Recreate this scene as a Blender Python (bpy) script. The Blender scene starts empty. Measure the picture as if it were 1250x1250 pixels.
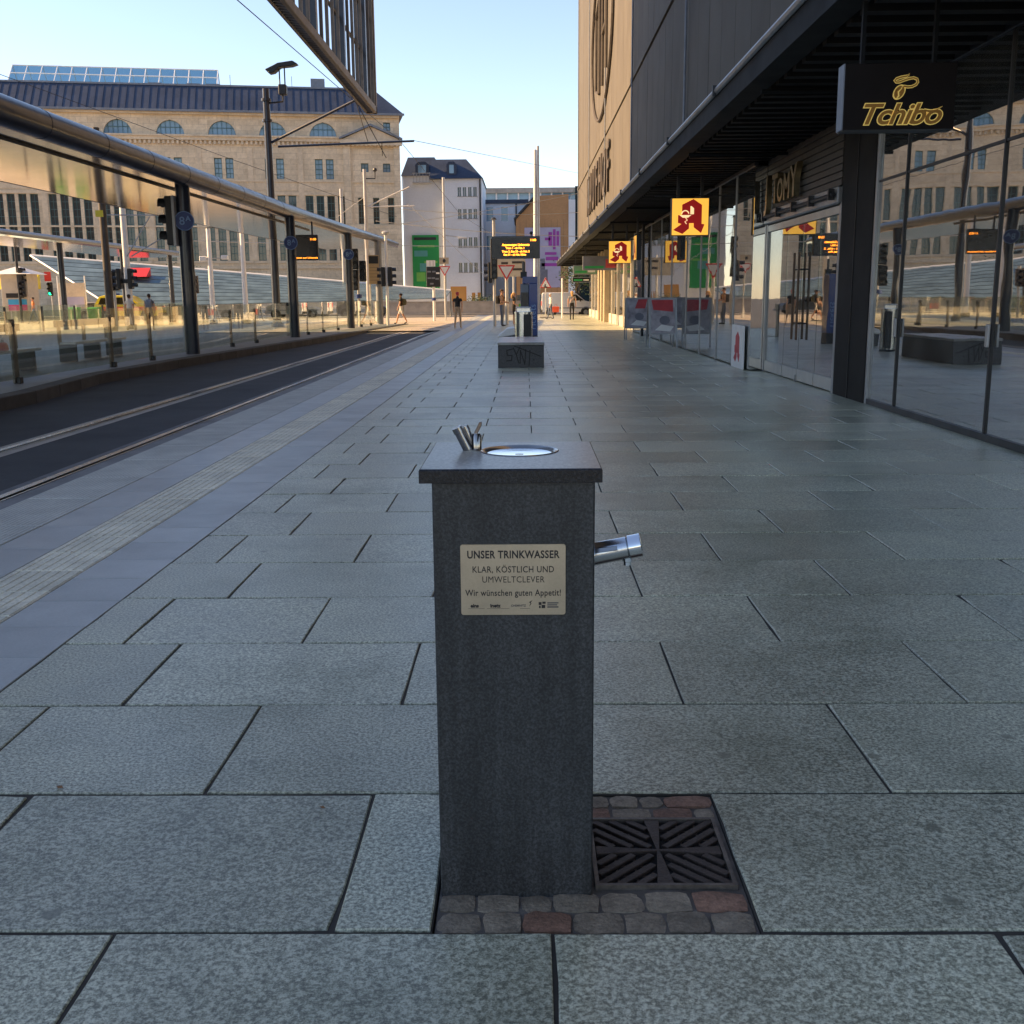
import bpy, bmesh, math, random
from mathutils import Vector, Matrix
R_ = math.radians
random.seed(7)
SC = bpy.context.scene
COL = SC.collection

# ------------------------------------------------------------------ camera
def cam_matrix(loc, pitch, yaw, roll):
    f = Vector((math.sin(yaw)*math.cos(pitch), math.cos(yaw)*math.cos(pitch), -math.sin(pitch)))
    r = Vector((math.cos(yaw), -math.sin(yaw), 0)); u = r.cross(f)
    r2 = r*math.cos(roll)+u*math.sin(roll); u2 = -r*math.sin(roll)+u*math.cos(roll)
    m = Matrix((r2, u2, -f)).transposed().to_4x4(); m.translation = loc
    return m
cd = bpy.data.cameras.new('camera'); cam = bpy.data.objects.new('camera', cd); COL.objects.link(cam)
cam.matrix_world = cam_matrix(Vector((0, 0, 1.5)), .197965772, -.0141456264, -.008594658)
cd.sensor_width = 36; cd.angle = 2*math.atan(625/1315.08); cd.clip_start = .05; cd.clip_end = 3000
SC.camera = cam
# ------------------------------------------------------------------ world, sun, exposure
SUN_EL = 28.0
SUN_AZ = Vector((-1, 0.06, 0)).normalized()          # horizontal direction towards the sun
w = bpy.data.worlds.new('World'); SC.world = w; w.use_nodes = True
nt = w.node_tree; nt.nodes.clear()
sky = nt.nodes.new('ShaderNodeTexSky'); sky.sky_type = 'NISHITA'; sky.sun_disc = False
sky.sun_elevation = R_(SUN_EL); sky.sun_rotation = math.atan2(SUN_AZ.x, SUN_AZ.y)
sky.air_density = 1.0; sky.dust_density = .2; sky.ozone_density = 1.8; sky.altitude = 900
bg = nt.nodes.new('ShaderNodeBackground'); bg.inputs[1].default_value = .116
wo = nt.nodes.new('ShaderNodeOutputWorld')
tint = nt.nodes.new('ShaderNodeMix'); tint.data_type = 'RGBA'; tint.blend_type = 'MULTIPLY'; tint.inputs[0].default_value = 1
tint.inputs[7].default_value = (1.13, .968, .91, 1)                       # camera white balance set for the shade, one tint for the whole sky
nt.links.new(sky.outputs[0], tint.inputs[6]); nt.links.new(tint.outputs[2], bg.inputs[0]); nt.links.new(bg.outputs[0], wo.inputs[0])
sl = bpy.data.lights.new('sun', 'SUN'); sl.energy = 5.0; sl.angle = R_(.5); sl.color = (1, .64, .31)
so = bpy.data.objects.new('sun', sl); COL.objects.link(so)
sd = Vector((SUN_AZ.x*math.cos(R_(SUN_EL)), SUN_AZ.y*math.cos(R_(SUN_EL)), math.sin(R_(SUN_EL))))
so.rotation_euler = sd.to_track_quat('Z', 'Y').to_euler(); so.location = (-40, 0, 60)
SC.view_settings.view_transform = 'Standard'; SC.view_settings.look = 'None'
SC.view_settings.gamma = 1; SC.view_settings.use_curve_mapping = False
SC.view_settings.exposure = 1.35

# ------------------------------------------------------------------ materials
MT = {}
def base(name):
    m = bpy.data.materials.new(name); m.use_nodes = True
    return m, m.node_tree, m.node_tree.nodes['Principled BSDF']
def coords(t, scale=1.0):
    tc = t.nodes.new('ShaderNodeTexCoord'); oi = t.nodes.new('ShaderNodeObjectInfo')
    mul = t.nodes.new('ShaderNodeMath'); mul.operation = 'MULTIPLY'; mul.inputs[1].default_value = 61.7
    t.links.new(oi.outputs['Random'], mul.inputs[0])
    va = t.nodes.new('ShaderNodeVectorMath'); va.operation = 'ADD'
    t.links.new(tc.outputs['Object'], va.inputs[0]); t.links.new(mul.outputs[0], va.inputs[1])
    return va.outputs[0], oi.outputs['Random']
def noise(t, vec, scale, detail=4, rough=.55):
    n = t.nodes.new('ShaderNodeTexNoise'); n.inputs['Scale'].default_value = scale
    n.inputs['Detail'].default_value = detail; n.inputs['Roughness'].default_value = rough
    t.links.new(vec, n.inputs['Vector']); return n.outputs['Fac']
def ramp(t, fac, stops):
    r = t.nodes.new('ShaderNodeValToRGB'); e = r.color_ramp.elements
    while len(e) < len(stops): e.new(.5)
    for i, (p, c) in enumerate(stops):
        e[i].position = p; e[i].color = (*c, 1) if len(c) == 3 else c
    t.links.new(fac, r.inputs[0]); return r.outputs[0]
def mix(t, a, b, fac, mode='MIX'):
    m = t.nodes.new('ShaderNodeMix'); m.data_type = 'RGBA'; m.blend_type = mode
    for i, x in ((6, a), (7, b)):
        if isinstance(x, tuple): m.inputs[i].default_value = (*x, 1)
        else: t.links.new(x, m.inputs[i])
    if isinstance(fac, (int, float)): m.inputs[0].default_value = fac
    else: t.links.new(fac, m.inputs[0])
    return m.outputs[2]
def bump(t, b, h, strength, dist=.01):
    n = t.nodes.new('ShaderNodeBump'); n.inputs['Strength'].default_value = strength; n.inputs['Distance'].default_value = dist
    t.links.new(h, n.inputs['Height']); t.links.new(n.outputs[0], b.inputs['Normal'])
def sc(c, k): return tuple(max(0, min(1, x*k)) for x in c)
def M(name, col=(.5, .5, .5), rough=.6, metal=0., var=.15, vs=3., fine=0., fs=60., bmp=0., bs=80., pv=0., emit=0., spec=.5, coat=0.):
    if name in MT: return MT[name]
    m, t, b = base(name)
    v, rnd = coords(t)
    c = ramp(t, noise(t, v, vs, 5), [(.3, sc(col, 1-var)), (.7, sc(col, 1+var))])
    if fine:
        c = mix(t, c, ramp(t, noise(t, v, fs, 3, .7), [(.3, (1-fine,)*3), (.7, (1+fine*.6,)*3)]), 1., 'MULTIPLY')
    if pv:
        c = mix(t, c, ramp(t, rnd, [(0., (1-pv,)*3), (1., (1,)*3)]), 1., 'MULTIPLY')
    t.links.new(c, b.inputs['Base Color'])
    b.inputs['Roughness'].default_value = rough; b.inputs['Metallic'].default_value = metal
    b.inputs['Specular IOR Level'].default_value = spec; b.inputs['Coat Weight'].default_value = coat
    if rough < .95 and var:
        rr = t.nodes.new('ShaderNodeMapRange'); rr.inputs[3].default_value = max(.02, rough-.1*min(1, rough*3)); rr.inputs[4].default_value = min(1, rough+.1*min(1, rough*3))
        t.links.new(noise(t, v, vs*2.3, 4), rr.inputs[0]); t.links.new(rr.outputs[0], b.inputs['Roughness'])
    if bmp: bump(t, b, noise(t, v, bs, 4), bmp)
    if emit:
        b.inputs['Emission Color'].default_value = (*col, 1); b.inputs['Emission Strength'].default_value = emit
    MT[name] = m; return m
def granite(name, dark, mid, light, sc1, sc2, rough, stain=.25, gum=True, pv=.12, bmp=.25, wear=True, streak=0):
    m, t, b = base(name); v, rnd = coords(t)
    n1 = noise(t, v, sc1, 3, .75)
    c = ramp(t, n1, [(.38, dark), (.5, mid), (.62, light)])
    n2 = noise(t, v, sc2, 2, .6)
    c = mix(t, c, light, ramp(t, n2, [(.60, (0, 0, 0)), (.68, (.55, .55, .55))]))
    big = noise(t, v, 1.6, 6, .65)
    c = mix(t, c, ramp(t, big, [(.3, (1-stain,)*3), (.6, (1.0,)*3)]), 1., 'MULTIPLY')
    if wear:                                                     # dirt and trodden patches that run across the slabs
        gp = t.nodes.new('ShaderNodeNewGeometry'); wn = noise(t, gp.outputs['Position'], .55, 7, .7)
        c = mix(t, c, ramp(t, wn, [(.36, (.66, .67, .64)), (.50, (.97,)*3), (.66, (1.12, 1.11, 1.06))]), 1., 'MULTIPLY')
        sn = noise(t, gp.outputs['Position'], 3.1, 5, .75)
        c = mix(t, c, sc(dark, 1.1), ramp(t, sn, [(.66, (0,)*3), (.76, (.55,)*3)]))
    c = mix(t, c, ramp(t, rnd, [(0., (1-pv,)*3), (1., (1,)*3)]), 1., 'MULTIPLY')
    if gum:
        vo = t.nodes.new('ShaderNodeTexVoronoi'); vo.inputs['Scale'].default_value = 2.3; t.links.new(v, vo.inputs['Vector'])
        pn = t.nodes.new('ShaderNodeVectorMath'); pn.operation = 'ADD'
        c = mix(t, c, sc(dark, .8), ramp(t, vo.outputs['Distance'], [(.040, (.75,)*3), (.065, (0,)*3)]))
    if streak:                                                   # water marks running down the stone
        mp = t.nodes.new('ShaderNodeMapping'); mp.inputs['Scale'].default_value = (26, 26, 1.6); t.links.new(v, mp.inputs['Vector'])
        c = mix(t, c, ramp(t, noise(t, mp.outputs[0], 1., 5, .6), [(.32, (1-streak,)*3), (.5, (1.,)*3), (.70, (1+streak,)*3)]), 1., 'MULTIPLY')
    t.links.new(c, b.inputs['Base Color'])
    rr = t.nodes.new('ShaderNodeMapRange'); rr.inputs[3].default_value = rough-.12; rr.inputs[4].default_value = rough+.12
    t.links.new(big, rr.inputs[0]); t.links.new(rr.outputs[0], b.inputs['Roughness'])
    if bmp: bump(t, b, n1, bmp, .004)
    MT[name] = m; return m
def glass(name, tint, ior=1.5, rough=0.0, wav=.0, keep=1.0, dust=0.):
    m = bpy.data.materials.new(name); m.use_nodes = True; t = m.node_tree; t.nodes.clear()
    o = t.nodes.new('ShaderNodeOutputMaterial'); mx = t.nodes.new('ShaderNodeMixShader')
    tr = t.nodes.new('ShaderNodeBsdfTransparent'); tr.inputs[0].default_value = (*tint, 1)
    gl = t.nodes.new('ShaderNodeBsdfGlossy'); gl.inputs['Roughness'].default_value = rough; gl.inputs[0].default_value = (keep, keep, keep, 1)
    fr = t.nodes.new('ShaderNodeFresnel'); ge = t.nodes.new('ShaderNodeNewGeometry'); mr = t.nodes.new('ShaderNodeMapRange')
    mr.inputs[3].default_value = ior; mr.inputs[4].default_value = 1/ior          # both faces of a pane reflect alike
    t.links.new(ge.outputs['Backfacing'], mr.inputs[0]); t.links.new(mr.outputs[0], fr.inputs[0])
    t.links.new(fr.outputs[0], mx.inputs[0]); t.links.new(tr.outputs[0], mx.inputs[1]); t.links.new(gl.outputs[0], mx.inputs[2])
    if dust:                                                     # a thin film of dust and smears on the pane
        df = t.nodes.new('ShaderNodeBsdfDiffuse'); df.inputs[0].default_value = (.5, .5, .47, 1); m2 = t.nodes.new('ShaderNodeMixShader')
        tc2 = t.nodes.new('ShaderNodeTexCoord'); dn = noise(t, tc2.outputs['Object'], 1.7, 6, .7)
        dr = t.nodes.new('ShaderNodeMapRange'); dr.inputs[1].default_value = .4; dr.inputs[2].default_value = .7; dr.inputs[3].default_value = dust*.5; dr.inputs[4].default_value = dust*1.8
        t.links.new(dn, dr.inputs[0]); t.links.new(dr.outputs[0], m2.inputs[0])
        t.links.new(mx.outputs[0], m2.inputs[1]); t.links.new(df.outputs[0], m2.inputs[2]); t.links.new(m2.outputs[0], o.inputs[0])
    else: t.links.new(mx.outputs[0], o.inputs[0])
    if wav:
        tc = t.nodes.new('ShaderNodeTexCoord'); n = t.nodes.new('ShaderNodeTexNoise'); n.inputs['Scale'].default_value = .9; n.inputs['Detail'].default_value = 2
        t.links.new(tc.outputs['Object'], n.inputs['Vector'])
        bp = t.nodes.new('ShaderNodeBump'); bp.inputs['Strength'].default_value = wav; bp.inputs['Distance'].default_value = .02
        t.links.new(n.outputs['Fac'], bp.inputs['Height']); t.links.new(bp.outputs[0], gl.inputs['Normal']); t.links.new(bp.outputs[0], fr.inputs['Normal'])
    MT[name] = m; return m

granite('paving_granite', (.23, .232, .168), (.50, .505, .365), (.84, .845, .65), 88, 210, .34, stain=.18, pv=.26, bmp=.25)
granite('pillar_granite', (.020, .021, .022), (.038, .040, .041), (.066, .069, .071), 150, 420, .40, stain=.35, gum=False, pv=0, bmp=.16, wear=False, streak=.35)
granite('cap_granite', (.006, .0065, .008), (.011, .012, .014), (.028, .029, .033), 160, 380, .24, stain=.3, gum=False, pv=0, bmp=.10, wear=False)
granite('pale_top_granite', (.22, .22, .20), (.33, .33, .30), (.46, .46, .42), 120, 300, .30, stain=.4, gum=False, pv=0, bmp=.10, wear=False)  # pale tops; on the fountain cap it stands in for sky reflection
granite('bench_granite', (.03, .031, .034), (.052, .054, .058), (.10, .10, .105), 110, 260, .45, stain=.3, gum=False, pv=.1, bmp=.1, wear=False)
M('smooth_slab', (.41, .425, .40), .36, var=.16, vs=2.2, fine=.12, fs=90, pv=.16, bmp=.05)
M('tactile_slab', (.84, .80, .62), .6, var=.16, vs=5, fine=.25, fs=60, pv=.15, bmp=.12)
M('kerb_slab', (.52, .53, .47), .6, var=.15, vs=3, fine=.2, fs=90, pv=.1, bmp=.1)
M('mortar', (.055, .050, .042), .9, var=.3, vs=8)
M('asphalt', (.045, .046, .048), .8, var=.3, vs=.7, fine=.4, fs=120, bmp=.3, bs=150)
M('concrete', (.42, .385, .33), .8, var=.18, vs=1.5, fine=.2, fs=50, bmp=.1)
M('plaza', (.54, .47, .37), .7, var=.14, vs=.5, fine=.18, fs=9, bmp=.03)
M('pale_asphalt', (.17, .16, .145), .85, var=.15, vs=.4, fine=.15, fs=20)  # pale warm tone carries the road's sunlit look and lifts its bounce
M('far_ground', (.16, .155, .15), .85, var=.15, vs=.05)
M('rail_steel', (.62, .60, .57), .25, 1., var=.12, vs=4)
M('steel', (.62, .63, .64), .22, 1., var=.08, vs=6)
M('brushed_steel', (.56, .47, .35), .40, 1., var=.10, vs=9, fine=.06, fs=200)
M('chrome', (.80, .81, .82), .07, 1., var=.03)
M('chrome_dark', (.30, .29, .28), .16, 1., var=.1, vs=20)
M('cast_iron', (.075, .055, .043), .55, .3, var=.3, vs=14, fine=.3, fs=140, bmp=.25)
M('cast_iron_frame', (.17, .145, .12), .5, .5, var=.3, vs=14, fine=.3)
M('pit_black', (.006, .006, .006), .9, var=.1)
M('ink', (.035, .03, .026), .7, var=.1)
M('ink_grey', (.11, .105, .095), .7, var=.1)
M('cobble_red', (.33, .185, .12), .75, var=.35, vs=16, fine=.35, fs=90, pv=.35, bmp=.5, bs=70)
M('cobble_grey', (.33, .27, .19), .75, var=.3, vs=16, fine=.35, fs=90, pv=.35, bmp=.5, bs=70)
M('navy_metal', (.016, .022, .040), .35, .0, var=.2, vs=2, coat=.3)
M('black_metal', (.012, .013, .015), .45, var=.2, vs=3)
M('dark_metal', (.030, .032, .035), .45, .2, var=.2, vs=2)
M('grey_metal', (.33, .34, .35), .4, .6, var=.15, vs=3)
M('pole_grey', (.46, .46, .45), .45, .2, var=.12, vs=2)
M('white_paint', (.78, .78, .76), .4, var=.06, vs=3)
M('sign_red', (.62, .035, .03), .4, var=.06)
M('sign_blue', (.02, .05, .20), .4, var=.06)
M('ticket_blue', (.022, .065, .24), .35, var=.05, coat=.2)
M('pale_blue', (.22, .36, .60), .5, var=.04)
M('led', (1., .28, .02), .5, var=0, emit=2.2)
M('screen_black', (.006, .007, .014), .25, var=.1)
M('sandstone', (.74, .62, .44), .85, var=.16, vs=.35, fine=.16, fs=3, bmp=.08, bs=12)
M('sandstone_trim', (.68, .565, .40), .85, var=.16, vs=.8, fine=.14, fs=5)
M('ochre_tone', (.62, .33, .10), .85, var=.10, vs=.6)  # side wall's sunlit orange painted in; the doors share the tone
M('slate_roof', (.045, .062, .10), .5, .2, var=.22, vs=.5, fine=.15, fs=4)
M('teal_frame', (.06, .15, .16), .5, var=.15)
M('window_dark', (.02, .035, .04), .06, var=.3, vs=1.2, spec=.8)
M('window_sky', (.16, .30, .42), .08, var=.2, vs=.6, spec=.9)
M('white_plaster', (.80, .84, .87), .85, var=.07, vs=.4, fine=.05, fs=6)
M('brown_cladding', (.47, .27, .125), .8, var=.1, vs=.5, fine=.1, fs=5)
M('lead_grey', (.20, .22, .25), .55, .3, var=.15)
M('facade_panel', (.135, .124, .106), .8, 0, spec=.15, var=.12, vs=.4, fine=.05, fs=30, pv=.12)
M('soffit', (.66, .56, .42), .10, 1., var=.12, vs=.5, fine=.1, fs=3)
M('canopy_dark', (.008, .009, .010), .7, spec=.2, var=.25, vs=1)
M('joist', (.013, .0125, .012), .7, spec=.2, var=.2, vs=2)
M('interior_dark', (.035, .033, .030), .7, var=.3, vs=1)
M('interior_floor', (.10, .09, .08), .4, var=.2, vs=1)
M('yellow_lit', (1., .50, .06), .4, var=0, emit=.38)
M('sign_red_lit', (.50, .010, .01), .4, var=.05, emit=.12)
M('cream_lit', (.95, .70, .36), .4, var=0, emit=.38)
M('sign_brown', (.010, .007, .006), .65, spec=.2, var=.1)
M('gold', (.78, .56, .15), .35, .4, var=.08, emit=.12)
M('brown_letter', (.40, .185, .03), .4, .2, var=.1)
M('bronze', (.30, .235, .13), .35, .8, var=.25, vs=10)
M('green_print', (.02, .32, .085), .6, var=.08, vs=.6)
M('green_light', (.18, .50, .10), .6, var=.1)
M('teal_print', (.10, .36, .34), .6, var=.1)
M('lavender_print', (.44, .42, .56), .6, var=.12, vs=.8)
M('purple_print', (.34, .06, .36), .6, var=.1)
M('grey_print', (.16, .165, .20), .6, var=.25, vs=1.5)
M('red_print', (.50, .06, .07), .6, var=.15, vs=4)
M('poster_grey', (.35, .33, .36), .5, var=.35, vs=5)
M('rubber', (.015, .015, .015), .8, var=.15)
M('van_white', (.72, .72, .73), .25, var=.03, coat=.4)
M('safety_yellow', (.80, .62, .02), .3, var=.04, coat=.3)
M('safety_red', (.80, .10, .03), .35, var=.04)
M('leaf', (.05, .095, .028), .55, var=.35, vs=3, pv=.2)
M('bark', (.09, .065, .045), .9, var=.3, vs=8, bmp=.4)
M('signal_green', (.02, .85, .35), .4, var=0, emit=1.6)
M('signal_red', (.95, .04, .02), .4, var=0, emit=1.2)
M('wood', (.10, .055, .028), .5, var=.25, vs=8)
M('cyan_print', (.05, .36, .62), .5, var=.05)
M('magenta_print', (.62, .05, .20), .5, var=.05)
M('bin_green', (.06, .42, .05), .45, var=.06)
M('graffiti', (.004, .004, .005), .5, var=.1)
M('litter', (.55, .53, .50), .7, var=.1)
M('dry_leaf', (.30, .15, .06), .7, var=.2)
def courses(name, mortar, bw, bh):
    m = MT[name]; t = m.node_tree; b = t.nodes['Principled BSDF']; src = b.inputs['Base Color'].links[0].from_socket
    tc = t.nodes.new('ShaderNodeTexCoord'); sx = t.nodes.new('ShaderNodeSeparateXYZ'); cx_ = t.nodes.new('ShaderNodeCombineXYZ')
    t.links.new(tc.outputs['Object'], sx.inputs[0]); t.links.new(sx.outputs[0], cx_.inputs[0]); t.links.new(sx.outputs[2], cx_.inputs[1])
    br = t.nodes.new('ShaderNodeTexBrick'); br.inputs['Scale'].default_value = 1; br.inputs['Brick Width'].default_value = bw; br.inputs['Row Height'].default_value = bh
    br.inputs['Mortar Size'].default_value = .012; br.inputs[1].default_value = (1, 1, 1, 1); br.inputs[2].default_value = (.86, .85, .83, 1); br.inputs[3].default_value = (mortar,)*3+(1,)
    t.links.new(cx_.outputs[0], br.inputs[0]); t.links.new(mix(t, src, br.outputs[0], 1., 'MULTIPLY'), b.inputs['Base Color'])
courses('sandstone', .62, 1.15, .52)
glass('shop_glass', (.42, .46, .44), 8.5, rough=.012, wav=.075, dust=.05)
glass('screen_glass', (.93, .97, .90), 1.6, dust=.06)
glass('roof_glass', (.35, .48, .56), 1.7)
glass('car_glass', (.10, .12, .13), 1.7)

# ------------------------------------------------------------------ geometry helpers
class MB:
    def __init__(s): s.v = []; s.f = []
    def add(s, vs, fs):
        o = len(s.v); s.v += [tuple(p) for p in vs]; s.f += [tuple(i+o for i in q) for q in fs]; return s
    def box(s, x0, x1, y0, y1, z0, z1):
        return s.add([(x0,y0,z0),(x1,y0,z0),(x1,y1,z0),(x0,y1,z0),(x0,y0,z1),(x1,y0,z1),(x1,y1,z1),(x0,y1,z1)],
                     [(0,3,2,1),(4,5,6,7),(0,1,5,4),(1,2,6,5),(2,3,7,6),(3,0,4,7)])
    def quad(s, *p): return s.add(p, [tuple(range(len(p)))])
    def prism(s, pts, axis, a, b):
        def q(p, d):
            return (d, p[0], p[1]) if axis == 'x' else (p[0], d, p[1]) if axis == 'y' else (p[0], p[1], d)
        n = len(pts)
        return s.add([q(p, a) for p in pts]+[q(p, b) for p in pts],
                     [tuple(range(n)), tuple(range(2*n-1, n-1, -1))]+[(i, (i+1) % n, n+(i+1) % n, n+i) for i in range(n)])
    def tube(s, pts, r, n=8, caps=True):
        pts = [Vector(p) for p in pts]; rs = r if isinstance(r, (list, tuple)) else [r]*len(pts)
        o = len(s.v); up = None
        for i, p in enumerate(pts):
            d = (pts[min(i+1, len(pts)-1)]-pts[max(i-1, 0)]).normalized()
            if up is None:
                up = Vector((0, 0, 1)) if abs(d.z) < .9 else Vector((1, 0, 0))
            a = d.cross(up).normalized(); b = a.cross(d).normalized(); up = b
            for k in range(n):
                t = 2*math.pi*k/n
                s.v.append(tuple(p+a*rs[i]*math.cos(t)+b*rs[i]*math.sin(t)))
        for i in range(len(pts)-1):
            for k in range(n):
                s.f.append((o+i*n+k, o+i*n+(k+1) % n, o+(i+1)*n+(k+1) % n, o+(i+1)*n+k))
        if caps:
            s.f.append(tuple(o+k for k in range(n))); e = o+(len(pts)-1)*n; s.f.append(tuple(e+k for k in reversed(range(n))))
        return s
    def lathe(s, prof, n=24, c=(0, 0, 0), caps=True):
        o = len(s.v)
        for r, z in prof:
            for k in range(n):
                t = 2*math.pi*k/n; s.v.append((c[0]+r*math.cos(t), c[1]+r*math.sin(t), c[2]+z))
        for i in range(len(prof)-1):
            for k in range(n):
                s.f.append((o+i*n+k, o+i*n+(k+1) % n, o+(i+1)*n+(k+1) % n, o+(i+1)*n+k))
        if caps:
            s.f.append(tuple(o+k for k in range(n))); e = o+(len(prof)-1)*n; s.f.append(tuple(e+k for k in range(n)))
        return s
    def disc(s, c, r, axis, t, n=20):
        return s.prism([(c[0]+r*math.cos(2*math.pi*k/n), c[1]+r*math.sin(2*math.pi*k/n)) for k in range(n)], axis, t[0], t[1])
    def ball(s, c, r, n=10, m=6):
        if not isinstance(r, (tuple, list)): r = (r, r, r)
        o = len(s.v)
        for i in range(1, m):
            a = math.pi*i/m
            for k in range(n):
                t = 2*math.pi*k/n
                s.v.append((c[0]+r[0]*math.sin(a)*math.cos(t), c[1]+r[1]*math.sin(a)*math.sin(t), c[2]+r[2]*math.cos(a)))
        for i in range(m-2):
            for k in range(n): s.f.append((o+i*n+k, o+i*n+(k+1) % n, o+(i+1)*n+(k+1) % n, o+(i+1)*n+k))
        s.v += [(c[0], c[1], c[2]+r[2]), (c[0], c[1], c[2]-r[2])]; T = len(s.v)-2
        for k in range(n):
            s.f.append((T, o+k, o+(k+1) % n)); s.f.append((T+1, o+(m-2)*n+(k+1) % n, o+(m-2)*n+k))
        return s
    def xf(s, m):
        s.v = [tuple(m @ Vector(p)) for p in s.v]; return s
    def mesh(s, name, bevel=0, seg=1, smooth=False, fix=True):
        me = bpy.data.meshes.new(name)
        me.from_pydata(s.v, [], s.f)
        if fix or bevel:
            bm = bmesh.new(); bm.from_mesh(me)
            bmesh.ops.recalc_face_normals(bm, faces=bm.faces)
            if bevel:
                es = [e for e in bm.edges if len(e.link_faces) == 2 and e.calc_face_angle(0) > .5]
                bmesh.ops.bevel(bm, geom=es, offset=bevel, segments=seg, affect='EDGES', profile=.5)
            bm.to_mesh(me); bm.free()
        if smooth:
            me.polygons.foreach_set('use_smooth', [True]*len(me.polygons))
            try: me.set_sharp_from_angle(angle=R_(40))
            except Exception: pass
        me.update(); return me
    def build(s, name, mat, parent=None, bevel=0, seg=1, smooth=False, loc=None, rz=0, fix=True):
        return inst(s.mesh(name, bevel, seg, smooth, fix), name, mat, parent, loc, rz)
def mt(m): return MT[m] if isinstance(m, str) else m
def inst(me, name, mat=None, parent=None, loc=None, rz=0):
    o = bpy.data.objects.new(name, me); COL.objects.link(o)
    if mat is not None and not me.materials: me.materials.append(mt(mat))
    if parent is not None: o.parent = parent
    if loc is not None: o.location = loc
    if rz: o.rotation_euler = (0, 0, rz)
    return o
def thing(name, label, cat, loc=(0, 0, 0), rz=0, group=None):
    o = bpy.data.objects.new(name, None); COL.objects.link(o); o.empty_display_size = .2
    o.location = loc; o.rotation_euler = (0, 0, rz); tag(o, label, cat, group); return o
def tag(o, label, cat, group=None):
    o['label'] = label; o['category'] = cat
    if group: o['group'] = group
    return o
def struct(o): o['kind'] = 'structure'; return o
def stuff(o): o['kind'] = 'stuff'; return o
DG = None
def text_mesh(body, size, bold=0., shear=0., ext=.001, align='CENTER', spacing=1., res=3):
    c = bpy.data.curves.new('lettering', 'FONT'); c.body = body; c.size = size; c.offset = bold; c.shear = shear
    c.extrude = ext; c.align_x = align; c.resolution_u = res; c.space_character = spacing
    o = bpy.data.objects.new('lettering', c); COL.objects.link(o)
    bpy.context.view_layer.update()
    me = bpy.data.meshes.new_from_object(o.evaluated_get(bpy.context.evaluated_depsgraph_get()))
    bpy.data.objects.remove(o); bpy.data.curves.remove(c); me.name = 'lettering'; me.materials.clear()
    return me
def text(body, size, mat, parent, loc, facing='-y', name='lettering', **k):
    """lettering standing upright; facing -y reads from the camera side, -x reads from the street"""
    me = text_mesh(body, size, **k)
    o = inst(me, name, mat, parent, loc)
    o.rotation_euler = (R_(90), 0, 0) if facing == '-y' else (R_(90), 0, R_(-90)) if facing == '-x' else (R_(90), 0, R_(90))
    return o
def wall_holes(mb, u0, u1, z0, z1, holes, y, depth):
    """wall in the plane y with rectangular openings and reveals running to y+depth"""
    us = sorted({u0, u1, *[h[0] for h in holes], *[h[1] for h in holes]}); zs = sorted({z0, z1, *[h[2] for h in holes], *[h[3] for h in holes]})
    us = [u for u in us if u0 <= u <= u1]; zs = [z for z in zs if z0 <= z <= z1]
    for a, b in zip(us, us[1:]):
        for c, d in zip(zs, zs[1:]):
            mu, mz = (a+b)/2, (c+d)/2
            if any(h[0] < mu < h[1] and h[2] < mz < h[3] for h in holes): continue
            mb.quad((a, y, c), (b, y, c), (b, y, d), (a, y, d))
    for a, b, c, d in holes:
        Y = y+depth
        mb.quad((a, y, c), (a, Y, c), (a, Y, d), (a, y, d)); mb.quad((b, y, c), (b, y, d), (b, Y, d), (b, Y, c))
        mb.quad((a, y, c), (b, y, c), (b, Y, c), (a, Y, c)); mb.quad((a, y, d), (a, Y, d), (b, Y, d), (b, y, d))
    return mb

# ================================================================== SETTING: ground, pavement, track
struct(MB().box(-900, 900, -300, 1500, -.9, -.30).build('ground', 'far_ground'))
ROW0, RD, PW = 2.344, .7373, 1.058
XL, XR = -2.065, 4.86
pave = struct(MB().box(-3.845, XR, -6, 90, -.45, -.032).build('pavement', 'mortar'))
def slab_mesh(wd, ln, jx=.005, ch=.004, th=.034):
    a, b = jx, wd-jx; c, d = jx, ln-jx
    vs = [(a,c,-th),(b,c,-th),(b,d,-th),(a,d,-th),(a,c,-ch),(b,c,-ch),(b,d,-ch),(a,d,-ch),(a+ch,c+ch,0),(b-ch,c+ch,0),(b-ch,d-ch,0),(a+ch,d-ch,0)]
    fs = [(0,1,5,4),(1,2,6,5),(2,3,7,6),(3,0,4,7),(4,5,9,8),(5,6,10,9),(6,7,11,10),(7,4,8,11),(8,9,10,11)]
    return vs, fs
for k_, (a_, b_, c_, d_) in enumerate(((-3.84, -.2355, -5.9, 89.9), (.5585, XR-.005, -5.9, 89.9), (-.2355, .5585, -5.9, 2.3455), (-.2355, .5585, 3.0805, 89.9))):
    MB().box(a_, b_, c_, d_, -.0315, -.0075).build('joint_filling', 'mortar', pave)
SLABS = {}
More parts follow.
